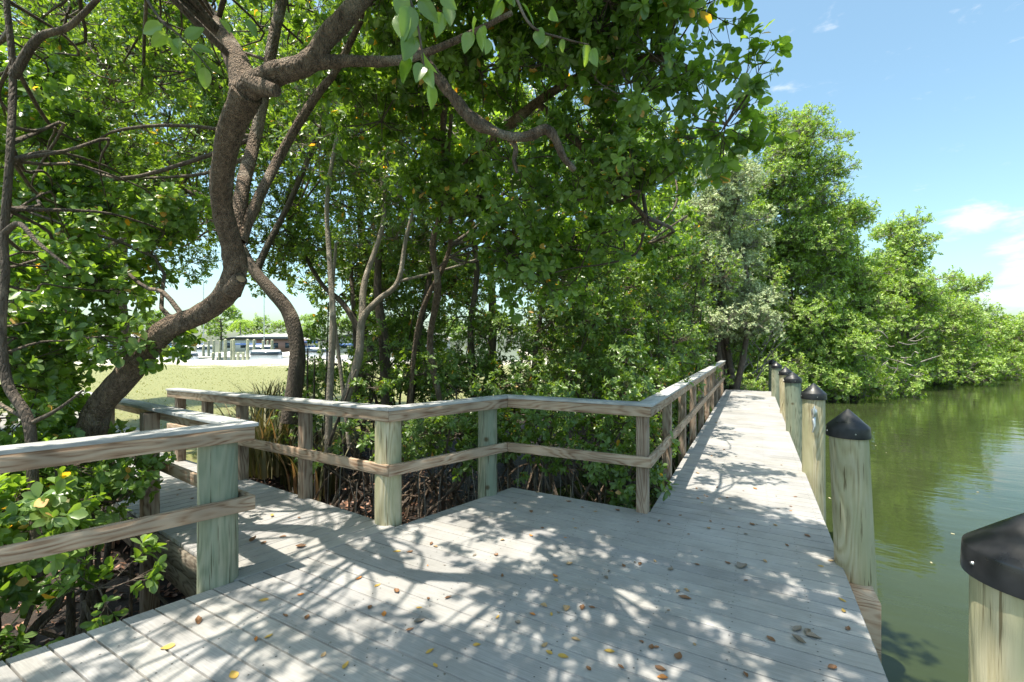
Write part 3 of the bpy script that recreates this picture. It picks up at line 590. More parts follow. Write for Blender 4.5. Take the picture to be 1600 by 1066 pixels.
def keep_main(P):
    "leaf roof thinned to shape the shade on the deck: thick over the middle of the platform, thin over the left, and ends over the outer boards"
    sx = P[:, 0] + SX * P[:, 2]; sy = P[:, 1] + SY * P[:, 2]         # where the shade of P lands
    n_ = .5 + .25 * (np.sin(sx * 7.1 + 1.3 * np.sin(sy * 5.7)) + np.sin(sy * 6.3 + 1.1 * np.sin(sx * 6.9 + 1)))
    p = np.interp(sx, [-5, -3.4, -2.6, -1.7, -.3, .2, .45], [.42, .24, .24, .6, .84, .55, 0.0])
    p = p * np.interp(sy, [0, 1.6, 3.2, 4.2, 5], [.9, .9, 1, .8, .6])
    p = np.where((sy > 1.9) & (sy < 3.3) & (sx < -1.5) & (sx > -4.2), np.minimum(p, .13), p)
    return n_ * .45 + .28 + (RNG.random(len(P)) - .5) * .95 < p
vols = [V_(150, 60, 4.6, 1.5, 1.0, .9), V_(330, 60, 4.6, 1.0, .9, .8), V_(520, 30, 4.2, 1.0, .9, .8), V_(60, 250, 4.4, .7, .6, .7),
        ((-3.0, 1.8, 4.9), (1.5, 1.3, .6)), ((-1.7, 1.9, 4.6), (1.5, 1.3, .5)), ((-3.6, .2, 4.8), (1.6, 1.3, .6)), ((-1.6, .2, 4.5), (1.6, 1.3, .6)), ((-.6, 1.4, 4.5), (.9, 1.6, .5)), ((-2.4, -.9, 4.5), (1.8, .8, .5))]  # overhead clumps out of view, added for the dappled shade on the platform
main = tree('leaning_tree', (-4.6, 1.9, -.8), 'tree with a thick S-curved grey brown trunk leaning over the left railing', 'tree',
            [(T0, R0), (L1, [.07, .064, .06, .056, .052, .048, .042]), (L2, [.045, .034, .027, .022, .018, .014]), (L3, [.08, .07, .06, .055, .045, .03]),
             (G1, [.055, .05, .05, .047, .044, .04, .03]), (G2, [.045, .04, .038, .035, .033, .03, .026, .02])],
            BARK, vols, LEAF, rough=.1, twigm=BARK_D, trunk_n=20, spray=.26, leaf=.075, cover=.8, lump=(.3, .5), fill=1.5, keep=keep_main)
# knob and cut faces on the trunk
mb = MB(); tube(mb, [at(362, 455, 3.46), at(372, 440, 3.41), at(376, 436, 3.39)], [.07, .055, .05], 14, 4, .05); mb.build('knot', BARK, main, smooth=True)
mb = MB(); c0 = at(376.5, 435.5, 3.386); e = (c0 - at(362, 455, 3.46)).normalized()
tube(mb, [c0, c0 + e * .004], [.034, .03], 14, 2); mb.build('cut_face', CUTWOOD, main, smooth=True)
mb = MB(); tube(mb, [at(392, 128, 2.66), at(415, 138, 2.58), at(432, 142, 2.55)], [.062, .042, .034], 14, 4, .08); mb.build('stub', BARK, main, smooth=True)
print('main ok')

# ---- centre tree whose branches overhang the boardwalk
C0 = [at(690, 640, 6.2), at(672, 540, 6.0), at(684, 450, 5.7), at(676, 380, 5.5), at(698, 300, 5.3), at(692, 200, 4.8), at(712, 80, 4.4), at(780, -20, 4.0)]
C4 = [at(640, 640, 6.2), at(655, 500, 6.0), at(700, 400, 5.7), at(704, 330, 5.4), at(700, 250, 5.0), at(705, 160, 4.8), at(690, 60, 4.6)]
CB = [at(640, 60, 2.9), at(690, 130, 2.75), at(715, 160, 2.7), at(742, 190, 2.65), at(790, 212, 2.6), at(825, 213, 2.6), at(852, 203, 2.6), at(868, 218, 2.6), at(880, 245, 2.6), at(898, 266, 2.6)]
CB2 = [at(795, 212, 2.62), at(806, 232, 2.62), at(803, 250, 2.62), at(808, 270, 2.62)]
C1 = [at(692, 300, 5.2), at(760, 230, 4.6), at(840, 160, 4.1), at(930, 110, 3.7), at(1020, 90, 3.3), at(1100, 120, 3.1)]
C2 = [at(840, 160, 4.1), at(900, 220, 3.9), at(960, 290, 3.8), at(1010, 340, 3.8)]
C3 = [at(780, -20, 4.0), at(880, -80, 3.6), at(1000, -130, 3.2)]
vols = [V_(760, 60, 4.0, .8, .7, .55), V_(900, 70, 3.5, .6, .6, .5), V_(1000, 60, 3.2, .4, .5, .4), V_(1100, 0, 3.0, .22, .3, .26), V_(1060, 90, 3.1, .22, .3, .22), V_(1120, 200, 3.1, .16, .15, .07), V_(965, 190, 3.5, .42, .5, .45), V_(880, 270, 4.0, .65, .6, .5),
        V_(960, 330, 3.9, .36, .4, .42), V_(760, 300, 4.8, .8, .6, .8), V_(850, 400, 4.8, .8, .5, .5), V_(640, 150, 4.8, .8, .7, .9), V_(1015, 270, 3.6, .16, .3, .35), V_(1000, 390, 4.2, .16, .3, .22),
        ((-.5, 2.5, 4.9), (1.1, 1.3, .6)), ((-1.6, 2.9, 5.0), (1.2, 1.0, .6)), ((-1.0, 5.7, 3.6), (.35, 1.0, .3)), ((-1.25, 7.9, 3.4), (.3, 1.0, .35)), V_(900, -30, 3.6, 1.0, .6, .6)]  # the two high clumps beside the boardwalk are added to dapple its boards
tree('overhanging_tree', tuple(at(700, 640, 6.2).xy) + (-.8,), 'broad leaved tree whose leafy boughs hang over the start of the boardwalk', 'tree',
     [(C0, [.045, .04, .04, .036, .034, .03, .03, .025]), (C4, [.03, .028, .028, .024, .022, .02, .015]), (CB, [.03, .034, .032, .036, .026, .03, .026, .022, .02, .016]), (CB2, [.018, .014, .012, .01]), (C1, [.05, .045, .04, .035, .028, .02]), (C2, [.03, .026, .022, .015]), (C3, [.035, .03, .02])],
     BARK, vols, LEAF_L, twigm=BARK_D, rough=.24, spray=.3, leaf=.088, cover=.95, lump=(.2, .4), fill=1.25, aspect=.56)
# drooping leafy sprigs close above the camera
def sprig(pts, rad, tips, label=None, leaf=.1):
    mb = MB(); tube(mb, pts, rad, 8, 6); b_ = mb.build('sprig', BARK_D, main, smooth=True)
    lm = MB(); P, D, Nn, L = [], [], [], []
    for (px, py, t, dx, dy, ln) in tips:
        p = at(px, py, t); q = at(px + dx, py + dy, t + random.uniform(-.08, .06)); d = (q - p).normalized(); P.append(p); D.append(d); ln *= .85
        v = (Vector((0, 0, 1.6)) - p).normalized(); nn = (v * .6 + Vector((random.uniform(-1, 1), random.uniform(-1, 1), random.uniform(-.2, .9))) * .8); Nn.append(nn); L.append(ln)
    for p, d, nn, l_ in zip(P, D, Nn, L):
        d = d.normalized(); s_ = d.cross(nn).normalized(); u_ = s_.cross(d); nu, nv = 12, 7; V = []; cv = random.uniform(.15, .5); fo = random.uniform(.2, .5); wv = random.uniform(0, 6)
        for i in range(nu):
            u = i / (nu - 1); wd = .29 * (math.sin(math.pi * u ** .8) ** .75 if 0 < u < 1 else 0) * (1 - .25 * u) + (.004)
            for j in range(nv):
                q = (j / (nv - 1) - .5) * 2; V.append(list(p + d * l_ * (u - .1 * cv * u * u) + s_ * l_ * wd * q + u_ * l_ * (abs(q) * wd * fo - cv * u * u * .5 + .02 * math.sin(7 * u + wv + 2 * q) * abs(q) + .006 * math.cos(u * 40) * (1 - abs(q)))))
        I = np.arange(nu * nv).reshape(nu, nv); lm.add(V, np.stack([I[:-1, :-1], I[1:, :-1], I[1:, 1:], I[:-1, 1:]], -1).reshape(-1, 4), random.uniform(.2, .9))
    o = lm.build('foliage', LEAF_L, b_, smooth=True); o.location = -world_loc(b_) + world_loc(main) - Vector((0, 0, 0)); return b_
sprig([at(560, -120, 1.5), at(620, -40, 1.35), at(650, 30, 1.3), at(665, 120, 1.3)], [.006, .005, .004, .002],
      [(625, -15, 1.3, 10, 60, .12), (640, 10, 1.28, -8, 60, .13), (655, 0, 1.3, 25, 30, .1), (650, 60, 1.3, -14, 50, .1), (660, 80, 1.3, 18, 38, .09), (665, 110, 1.3, 20, 48, .085), (660, 100, 1.3, -18, 46, .09), (655, 30, 1.3, -25, 40, .09), (628, 20, 1.3, 2, 62, .13), (645, 55, 1.3, -22, 60, .12), (670, 130, 1.3, 12, 55, .09), (640, 90, 1.3, -20, 50, .09), (690, -10, 1.3, 20, 22, .09)])
sprig([at(760, -120, 1.7), at(800, -20, 1.5), at(830, 40, 1.45), at(880, 60, 1.45), at(920, 70, 1.45)], [.006, .005, .004, .003, .002],
      [(800, -10, 1.5, -14, 60, .1), (815, 5, 1.5, 22, 30, .09), (790, -25, 1.5, -24, 46, .1), (840, 45, 1.45, 8, 42, .09), (850, 55, 1.45, -6, 44, .085), (915, 68, 1.45, 4, 44, .08), (925, 76, 1.45, 9, 46, .08), (880, 60, 1.45, -4, 30, .05), (755, 40, 1.5, -6, 50, .1), (745, 30, 1.5, -18, 44, .1), (735, 50, 1.5, -16, 50, .1), (760, 60, 1.5, 4, 48, .09), (785, 0, 1.5, -22, 40, .09), (860, 15, 1.5, 18, 40, .08), (700, 10, 1.5, 10, 55, .1), (690, 20, 1.5, -10, 50, .1)])
sprig([at(180, -120, 2.0), at(215, -30, 1.8), at(250, 30, 1.7), at(280, 55, 1.7), at(330, 110, 1.7)], [.007, .006, .005, .004, .002],
      [(255, 40, 1.7, -55, 12, .11), (262, 55, 1.7, -50, 32, .11), (270, 62, 1.7, 10, 45, .1), (290, 60, 1.7, 40, -25, .1), (300, 80, 1.7, 20, 45, .1), (320, 100, 1.7, 35, 20, .09), (320, 105, 1.7, 0, 45, .1), (345, 30, 1.7, 20, 28, .08), (385, 30, 1.7, 14, 22, .08), (300, 75, 1.7, 45, 5, .09), (280, 60, 1.7, -10, 50, .09)])
print('centre ok')

# ---- background trees and shrubs between the railing and the lawn
def stemtree(name, label, stems, vols, leafm, barkm, cat='tree', **kw):
    p0 = stems[0][0][0]; return tree(name, (p0[0], p0[1], -.8), label, cat, stems, barkm, vols, leafm, **kw)
def st(pxs, r0, r1): return ([at(*p) for p in pxs], list(np.linspace(r0, r1, len(pxs))))
BG = dict(spray=.36, leaf=.085, cover=1.0, lump=(.35, .65), near=False, tw=.004, fill=1.6)
stemtree('dark_leaning_tree', 'dark trunked tree curving up to the left behind the far rail, beside the lawn gap',
         [st([(452, 660, 6.6), (462, 590, 6.6), (464, 540, 6.6), (452, 490, 6.6), (420, 450, 6.6), (392, 415, 6.7), (350, 340, 7.0), (300, 300, 7.4), (220, 270, 7.6)], .13, .05), st([(400, 425, 6.7), (420, 380, 6.8), (460, 300, 7), (500, 200, 7)], .06, .03)],
         [V_(250, 330, 7.2, 1.2, .8, .9), V_(420, 330, 7.2, .9, .8, .8), V_(330, 170, 7.0, 1.3, .9, 1.1), V_(470, 400, 7.6, .7, .7, .45), V_(440, 440, 8.4, .5, .3, .25), V_(150, 220, 7.4, 1.2, .9, 1.0)], LEAF, BARK_D, **BG)
stemtree('slender_pale_tree', 'clump of slender pale grey stems rising just behind the far railing',
         [st([(512, 720, 5.9), (516, 600, 5.9), (520, 500, 5.9), (516, 420, 6.0), (512, 300, 6.1), (540, 150, 6.2)], .05, .025), st([(535, 640, 6.0), (560, 560, 6.0), (566, 500, 6.0), (590, 470, 6.0), (622, 440, 6.0), (635, 370, 6.0), (655, 300, 6.0)], .062, .02),
          st([(566, 500, 6.0), (570, 440, 6.1), (600, 340, 6.2), (590, 240, 6.3)], .05, .02), st([(546, 700, 6.3), (530, 560, 6.3), (520, 470, 6.3), (525, 380, 6.4)], .03, .02), st([(622, 440, 6), (700, 420, 6.0), (760, 400, 6.1)], .02, .01)],
         [V_(540, 200, 6.6, .9, .7, 1.2), V_(600, 330, 6.8, .9, .6, .8), V_(500, 60, 6.4, 1.2, .8, .9), V_(650, 250, 6.6, .8, .6, 1.0)], LEAF, BARK_P, **dict(BG, cover=.65, leaf=.09))
stemtree('shaded_mangrove_tree', 'mangrove with several dark upright trunks in the shade behind the middle railing',
         [st([(605, 640, 7.6), (600, 540, 7.6), (590, 440, 7.6), (600, 300, 7.6)], .1, .05), st([(640, 640, 7.8), (650, 540, 7.8), (670, 440, 7.9), (690, 300, 8)], .07, .04), st([(585, 560, 7.4), (540, 480, 7.6), (500, 440, 7.8), (450, 350, 8)], .06, .03),
          st([(745, 640, 7.6), (735, 520, 7.6), (745, 420, 7.7), (730, 300, 7.8)], .06, .04), st([(830, 640, 7.6), (840, 520, 7.6), (860, 440, 7.7)], .05, .03), st([(560, 640, 7.9), (555, 520, 7.9), (548, 420, 8)], .05, .04)],
         [V_(620, 420, 8.4, 1.4, .7, .6), V_(740, 380, 8.0, 1.2, .8, 1.0), V_(560, 150, 8.6, 1.8, 1.0, 1.6), V_(860, 420, 7.6, 1.2, .8, 1.0), V_(740, 180, 8.2, 1.5, 1, 1.4), V_(880, 250, 7.2, 1.2, .8, 1.2), V_(700, 530, 9.0, 1.6, .6, .6)], LEAF, BARK_D, **BG)
stemtree('left_background_tree', 'leafy tree filling the upper left background above the lawn',
         [st([(60, 640, 8.0), (80, 540, 8.0), (110, 420, 8.2), (90, 250, 8.4), (150, 100, 8.6)], .1, .05), st([(110, 420, 8.2), (180, 380, 8.2), (270, 330, 8.4)], .05, .02)],
         [V_(40, 380, 8.6, 1.6, .9, 1.3), V_(150, 420, 8.8, 1.2, .8, .55), V_(20, 520, 8.0, 1.0, .6, .9), V_(160, 280, 8.6, 1.6, .8, .9), V_(60, 120, 8.8, 2.0, 1.0, 1.8), V_(300, 100, 9.2, 2.0, 1.0, 1.6), V_(250, 390, 9.2, .9, .7, .35), V_(-60, 300, 8.0, 1.0, 1, 2.5)], LEAF, BARK_D, **BG)
BK = dict(spray=.5, leaf=.12, cover=1.0, lump=(.5, .9), near=False, tw=.006, fill=1.5)
stemtree('back_row_tree', 'dense mangrove at the back behind the pale stems, reaching the top of the picture',
         [st([(560, 640, 10.5), (570, 500, 10.5), (560, 300, 10.6), (540, 100, 10.8)], .12, .05)],
         [V_(540, 330, 10.8, 1.8, 1, 1.6), V_(520, 90, 11, 2.4, 1, 2.4), V_(640, 420, 11, 1.5, .9, 1.0), V_(560, 470, 10, 1.0, .5, .6), V_(660, 520, 9.6, .9, .5, .7), V_(500, 420, 10, .8, .5, .6), V_(420, 170, 11, 1.8, 1, 2.0)], LEAF, BARK_D, **BK)
stemtree('back_row_tree', 'dense mangrove at the back behind the middle of the railing',
         [st([(760, 640, 10.5), (770, 500, 10.5), (760, 300, 10.6), (780, 100, 10.8)], .12, .05)],
         [V_(760, 450, 10.8, 2.0, 1, 1.2), V_(740, 240, 11, 2.2, 1, 2.2), V_(720, 40, 11, 2.4, .9, 1.8), V_(640, 540, 12, 1.6, .7, .5)], LEAF, BARK_D, **BK)
stemtree('back_row_tree', 'dense mangrove at the back behind the boardwalk railing',
         [st([(930, 640, 11.5), (940, 500, 11.5), (930, 300, 11.6), (950, 100, 11.8)], .12, .05)],
         [V_(930, 480, 11.5, 2.2, 1, 1.4), V_(930, 280, 11.5, 2.2, 1, 2.0), V_(1010, 420, 12, 1.4, 1, 1.8), V_(1010, 560, 11, 1.2, 1, .9)], LEAF, BARK_D, **BK)
stemtree('back_row_tree', 'light green tree high at the back of the upper left corner',
         [st([(200, 560, 12.5), (190, 440, 12.5), (200, 300, 12.6), (190, 100, 12.8)], .12, .05)],
         [V_(180, 300, 12.5, 2.4, 1, 1.6), V_(160, 90, 12.8, 3.0, 1, 2.6), V_(350, 250, 13, 2.0, 1, 2.0), V_(-40, 250, 12, 2.5, 1, 3.0)], LEAF, BARK_D, **BK)
# left edge tree, closer
stemtree('left_edge_tree', 'twisted dark tree at the left edge of the picture with broad leaves and yellow spots', 
         [st([(60, 900, 3.0), (52, 760, 3.0), (45, 660, 3.0), (12, 600, 3.0), (2, 520, 3.0), (8, 430, 3.0), (6, 370, 3.0), (15, 250, 3.0), (20, 120, 3.1), (10, 0, 3.1)], .034, .018), st([(6, 365, 3.0), (30, 350, 2.95), (60, 380, 2.9), (110, 420, 2.9)], .02, .008),
          st([(20, 120, 3.1), (60, 60, 3.1), (110, 40, 3.1), (170, -20, 3.1)], .03, .015), st([(52, 660, 3.0), (90, 640, 2.9), (130, 610, 2.9)], .015, .006)],
         [V_(60, 470, 3.6, .55, .4, .5), V_(140, 430, 3.9, .5, .4, .35), V_(30, 300, 4.0, .5, .4, .5), V_(60, 580, 3.5, .35, .3, .25), V_(160, 540, 3.5, .3, .25, .12), V_(210, 340, 4.4, .6, .4, .4), V_(120, 380, 4.2, .5, .5, .4), V_(20, 640, 3.3, .35, .25, .25), V_(20, 560, 3.7, .45, .3, .3), V_(90, 620, 3.9, .35, .25, .2), V_(100, 540, 4.2, .5, .3, .25), V_(60, 180, 4.2, .6, .5, .5), V_(200, 460, 4.4, .35, .25, .2)], LEAF_L, BARK_D,
         spray=.26, leaf=.08, cover=1.0, lump=(.2, .34), fill=1.1, aspect=.6)
print('bg ok')
def shrub(label, base, vols, leafm=LEAF, stems=6, roots=8, name='mangrove_shrub', barkm=BARK_D, group='mangrove shrubs round the deck', spread=.7, top=None, **kw):
    base = Vector(base); limbs = []
    tops = [Vector(v[0]) for v in vols]
    for i in range(stems):
        tp = tops[i % len(tops)] + Vector((random.uniform(-.3, .3), random.uniform(-.3, .3), random.uniform(-.2, .3)))
        b0 = base + Vector((random.uniform(-spread, spread), random.uniform(-spread, spread), 0)) * .6; mid = b0.lerp(tp, .5) + Vector((random.uniform(-.2, .2), random.uniform(-.2, .2), -.1))
        limbs.append(([b0, b0.lerp(mid, .5) + Vector((random.uniform(-.06, .06), random.uniform(-.06, .06), .1)), mid, tp], [.03, .025, .02, .01]))
    p = dict(spray=.28, leaf=.075, cover=1.0, lump=(.25, .42), tw=.003); p.update(kw)
    r_ = tree(name, base, label, 'shrub', limbs, barkm, vols, leafm, group=group, **p)
    if roots:
        mb = MB()
        for i in range(roots):
            a = random.uniform(0, 6.28); q = base + Vector((math.cos(a), math.sin(a), 0)) * random.uniform(.3, .8) * spread / .7; h = base + Vector((random.uniform(-.15, .15), random.uniform(-.15, .15), random.uniform(.35, .8)))
            tube(mb, [h, h.lerp(q, .5) + Vector((0, 0, random.uniform(.05, .2))), Vector((q.x, q.y, -.95))], [.012, .014, .012], 6, 5)
        mb.build('prop_roots', BARK, r_, smooth=True)
    return r_
def W(x, y, z, a, b_, c_): return ((x, y, z), (a, b_, c_))
shrub('low mangrove shrub with glossy leaves below the corner between the round and the square post', (-1.7, 5.3, -.85), [W(-1.5, 5.1, .15, .65, .35, .55), W(-1.35, 4.75, -.25, .4, .2, .3), W(-2.2, 5.4, .5, .5, .4, .6), W(-1.35, 5.4, .8, .45, .4, .5), W(-2.0, 4.8, .05, .5, .22, .5), W(-1.15, 4.75, .2, .2, .2, .5)])
shrub('mangrove shrub crowding the near end of the boardwalk railing', (-1.6, 6.4, -.85), [W(-1.3, 6.3, .3, .35, .8, .7), W(-1.25, 5.2, .0, .22, .5, .6), W(-1.5, 6.6, 1.1, .5, .8, .6), W(-2.3, 6.4, .9, .6, .6, .8)])
shrub('mangrove shrub halfway along the left side of the boardwalk', (-1.7, 9.0, -.85), [W(-1.45, 8.6, .6, .45, 1.1, 1.0), W(-1.7, 8.8, 1.8, .7, 1.0, .9), W(-2.6, 8.4, 1.4, .7, 1.0, 1.3)], near=False, leaf=.085, spray=.34, lump=(.3, .5))
shrub('mangrove shrub left of the far half of the boardwalk', (-1.8, 12.6, -.85), [W(-1.6, 12.2, .6, .55, 1.8, 1.1), W(-2.0, 12.5, 2.0, .8, 1.6, 1.1)], near=False, leaf=.1, spray=.42, lump=(.35, .6), tw=.005)
shrub('mangrove thicket behind the thick round post, dark below with pale roots', (-3.9, 4.7, -.85), [W(-3.6, 5.0, .35, .8, .5, .5), W(-3.0, 5.3, .5, .6, .4, .6), W(-3.4, 4.2, .35, .3, .2, .25), W(-3.1, 4.6, .15, .45, .25, .4), W(-2.75, 4.75, .5, .3, .2, .35), W(-3.6, 5.3, 1.1, .8, .4, .4)], roots=16, cover=.85)
shrub('tall mangrove shrub behind the middle railing section, reaching eye height', (-3.1, 6.6, -.85), [W(-2.8, 6.4, .6, .9, .5, .9), W(-3.6, 6.8, .6, .9, .5, .9), W(-2.5, 6.9, 1.7, 1.0, .6, .7), W(-4.3, 7.2, .7, .7, .5, .7)], near=False, leaf=.085, spray=.34, lump=(.3, .5), cover=1.0, roots=14, spread=1.2)
shrub('dense shrub behind the boardwalk railing with leaves up to the hanging boughs', (-3.2, 9.6, -.85), [W(-2.9, 8.4, 2.4, 1.4, .8, 1.3), W(-3.6, 9.5, 1.0, 1.6, .8, 1.4), W(-2.6, 10.4, 3.4, 1.2, 1.2, 1.5), W(-1.9, 10.0, 1.5, .8, 1.3, 1.2)], near=False, leaf=.1, spray=.42, lump=(.4, .6), tw=.005, roots=0)
shrub('leafy mangrove shrub screening the marina behind the platform corner', (-4.2, 8.0, -.85), [(at(640, 560, 7.4), (.8, .4, .5)), (at(740, 540, 7.4), (.8, .4, .6)), (at(840, 500, 7.4), (.8, .5, .8)), (at(930, 480, 7.0), (.7, .5, .8)), (at(700, 600, 6.8), (1.0, .3, .4))], near=False, leaf=.08, spray=.32, lump=(.25, .5), roots=0)
shrub('leafy mangrove shrub between the pale stems and the marina boats', (-6.2, 6.8, -.85), [(at(600, 600, 7.0), (.5, .3, .4)), (at(560, 640, 6.8), (.4, .3, .25)), (at(590, 480, 8.0), (.6, .4, .35)), (at(640, 470, 8.2), (.6, .4, .4))], near=False, leaf=.08, spray=.32, lump=(.25, .45), cover=.8, roots=8)
shrub('leafy shrub behind the strap leaved plants between the dark tree and the pale stems', (-6.6, 5.2, -.5), [(at(500, 560, 7.4), (.45, .3, .4)), (at(480, 640, 7.2), (.5, .3, .3)), (at(560, 560, 7.8), (.6, .3, .5)), (at(540, 470, 8.2), (.5, .3, .35)), (at(620, 540, 8.2), (.6, .3, .5))], near=False, leaf=.075, spray=.3, lump=(.22, .4), cover=.9, roots=6)
shrub('leafy shrub low behind the far railing near the thick pale post', (-4.9, 4.3, -.7), [(at(560, 690, 5.3), (.35, .2, .2)), (at(500, 700, 5.6), (.25, .2, .15)), (at(640, 690, 5.4), (.4, .25, .3)), (at(570, 600, 5.8), (.25, .2, .15))], leaf=.07, spray=.24, lump=(.16, .28), cover=.8, roots=10)
shrub('row of low leafy growth between the tree stems and the lawn', (-7.2, 6.6, -.3), [(at(640, 585, 8.6), (1.0, .3, .45)), (at(730, 590, 8.6), (.8, .3, .5)), (at(520, 600, 8.8), (.7, .3, .35)), (at(590, 520, 9.2), (.7, .3, .5)), (at(700, 470, 9.0), (.8, .3, .6)), (at(470, 590, 9), (.5, .3, .35)), (at(590, 598, 8.2), (.6, .3, .4)), (at(670, 605, 8), (.7, .3, .4)), (at(560, 540, 8.6), (.5, .3, .5))], near=False, leaf=.08, spray=.3, lump=(.22, .42), cover=1.3, roots=0)
shrub('broad leaved shrub filling the lower left corner beside the deck', (-4.3, 1.0, -.85), [W(-4.3, .95, .2, .5, .35, .5), W(-4.6, .6, -.1, .4, .4, .4), W(-3.95, 1.15, -.05, .3, .2, .25), W(-4.2, .4, -.45, .3, .3, .2), W(-4.6, 1.3, .55, .35, .25, .3), W(-3.85, .75, -.55, .18, .2, .12), W(-5.2, 1.0, .3, .5, .4, .6), W(-5.4, .4, .7, .6, .5, .6)], leafm=LEAF_L, roots=5, leaf=.085, spray=.24, lump=(.16, .28), aspect=.58)
shrub('leafy sprouts round the foot of the leaning tree, touching the walkway railing', (-4.9, 1.7, -.85), [W(-4.75, 1.62, .55, .35, .2, .3), W(-5.2, 1.6, .75, .4, .2, .3), W(-5.6, 1.6, .6, .5, .3, .4), W(-4.45, 1.6, .3, .18, .12, .14)], leafm=LEAF_L, roots=4, leaf=.075, spray=.22, lump=(.15, .25), aspect=.58)
print('shrubs ok')

# ---- trees along the far bank
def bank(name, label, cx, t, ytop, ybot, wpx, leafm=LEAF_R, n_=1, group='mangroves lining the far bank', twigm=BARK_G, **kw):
    s = t / FPX; hw = wpx * s / 2; zt = CAMZ + (HOR - ytop) * s; zb = -.75 if ybot > 585 else CAMZ - (ybot - HOR) * s; c = at(cx, HOR, t); H = zt - zb
    vols = []
    k = max(3, int(H / 1.6))
    for i in range(k):
        u = (i + .5) / k; z = zb + H * (.04 + .92 * u); wd = hw * math.sqrt(max(.15, 1 - max(0, (u - .45) / .68) ** 2)) * random.uniform(.85, 1.12)
        q = c + Vector((CS, SN, 0)) * random.uniform(-.18, .18) * hw + Vector((-SN, CS, 0)) * (.35 - u * .2) * 1.0
        vols.append(((q.x, q.y, min(z, zt - H / k * .5)), (wd, min(wd, 2.2) * .8, H / k * .85)))
    if zb < -.7:
        for q_ in (-.75, -.25, .25, .75):
            q = c + Vector((CS, SN, 0)) * q_ * hw + Vector((SN, -CS, 0)) * .5; vols.append(((q.x, q.y, -.25), (hw * .34, .7, .42)))
    limbs = []
    for i in range(5):
        b0 = Vector((c.x, c.y, -1)) + Vector((random.uniform(-.5, .5), random.uniform(-.2, .6), 0)) * hw * .6; e_ = Vector(vols[(i * 3) % k][0]) + Vector((random.uniform(-.4, .4) * hw, 0, 0)); e_.z = max(e_.z, zb + H * .5)
        limbs.append(([b0, b0.lerp(e_, .35) + Vector((random.uniform(-.3, .3), .2, 0)), b0.lerp(e_, .7) + Vector((random.uniform(-.4, .4), .2, 0)), e_], [.13, .1, .07, .03]))
    sc_ = max(1, t / 16)
    p = dict(spray=.4 * sc_, leaf=.105 * sc_ ** .8, cover=1.25, lump=(.42 * sc_, .8 * sc_), near=False, tw=.006 * sc_, fill=1.7, up=.5, squash=.7, k=5, m_=7); p.update(kw)
    return tree(name, (c.x, c.y, -.9), label, 'tree', limbs, BARK_D, vols, leafm, group=group, twigm=twigm, **p)
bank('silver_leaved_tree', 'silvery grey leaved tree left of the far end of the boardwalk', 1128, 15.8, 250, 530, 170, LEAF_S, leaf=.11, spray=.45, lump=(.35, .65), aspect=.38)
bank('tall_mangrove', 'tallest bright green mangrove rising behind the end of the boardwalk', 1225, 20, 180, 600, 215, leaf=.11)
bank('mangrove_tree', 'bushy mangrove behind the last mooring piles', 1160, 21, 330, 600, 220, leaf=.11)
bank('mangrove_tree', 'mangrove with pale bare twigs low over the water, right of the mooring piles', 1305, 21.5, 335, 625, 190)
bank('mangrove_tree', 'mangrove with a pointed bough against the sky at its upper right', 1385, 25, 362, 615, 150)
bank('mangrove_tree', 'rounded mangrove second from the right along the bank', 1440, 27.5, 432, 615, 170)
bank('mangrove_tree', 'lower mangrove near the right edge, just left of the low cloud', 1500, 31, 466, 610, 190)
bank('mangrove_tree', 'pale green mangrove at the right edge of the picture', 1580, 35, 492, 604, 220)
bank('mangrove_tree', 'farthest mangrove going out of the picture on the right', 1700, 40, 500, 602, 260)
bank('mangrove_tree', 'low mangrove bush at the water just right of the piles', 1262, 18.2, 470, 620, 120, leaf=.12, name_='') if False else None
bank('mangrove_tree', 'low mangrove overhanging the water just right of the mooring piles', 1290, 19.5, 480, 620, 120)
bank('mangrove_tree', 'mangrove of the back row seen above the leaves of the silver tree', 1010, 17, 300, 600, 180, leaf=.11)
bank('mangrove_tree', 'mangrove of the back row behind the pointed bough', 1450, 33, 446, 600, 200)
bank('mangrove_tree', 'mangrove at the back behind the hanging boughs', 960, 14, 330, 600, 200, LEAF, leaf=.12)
shrub('green shrub reaching over the far end of the boardwalk railing', (-2.0, 14.2, -.85), [W(-1.7, 14.4, 1.0, .6, 1.3, 1.2), W(-1.3, 13.6, 3.6, .7, 1.5, .6), W(-1.9, 14.4, 2.4, .7, 1.2, .8)], near=False, leaf=.1, spray=.42, lump=(.35, .6), tw=.005, roots=0)  # its highest clump is added to throw shade on the far boards
shrub('dark green bush under the silvery tree past the end of the deck', (-1.2, 18.6, -.85), [W(-.9, 18.4, .9, 1.0, .7, 1.0), W(-.2, 19.0, 1.6, .9, .7, .9), W(-2.0, 18.2, 1.4, .9, .7, 1.2)], near=False, leaf=.11, spray=.42, lump=(.35, .6), tw=.006, roots=0)
# dead pale branches low on the bank
for (px, t, lab) in ((1330, 19.0, 'tangle of bare pale grey branches over the water left of the bank bushes'), (1165, 17.4, 'bare pale stems standing behind the end of the deck')):
    mb = MB(); c = at(px, 560, t)
    for i in range(34):
        p = c + Vector((random.uniform(-2.2, 2.2) * (1 if px > 1200 else .45), random.uniform(-.4, .6), random.uniform(-.9, 1.0))); d = Vector((random.uniform(-1, 1), random.uniform(-.3, .3), random.uniform(-.1, .5) if px > 1200 else random.uniform(.5, 1.2))) * random.uniform(.5, 1.3)
        tube(mb, [p, p + d * .5 + Vector((0, 0, random.uniform(-.1, .15))), p + d], [.028, .02, .008], 5, 4)
    tag(mb.build('bare_branches', BARK_G, loc=tuple(c)), lab, 'branches')
print('bank ok')
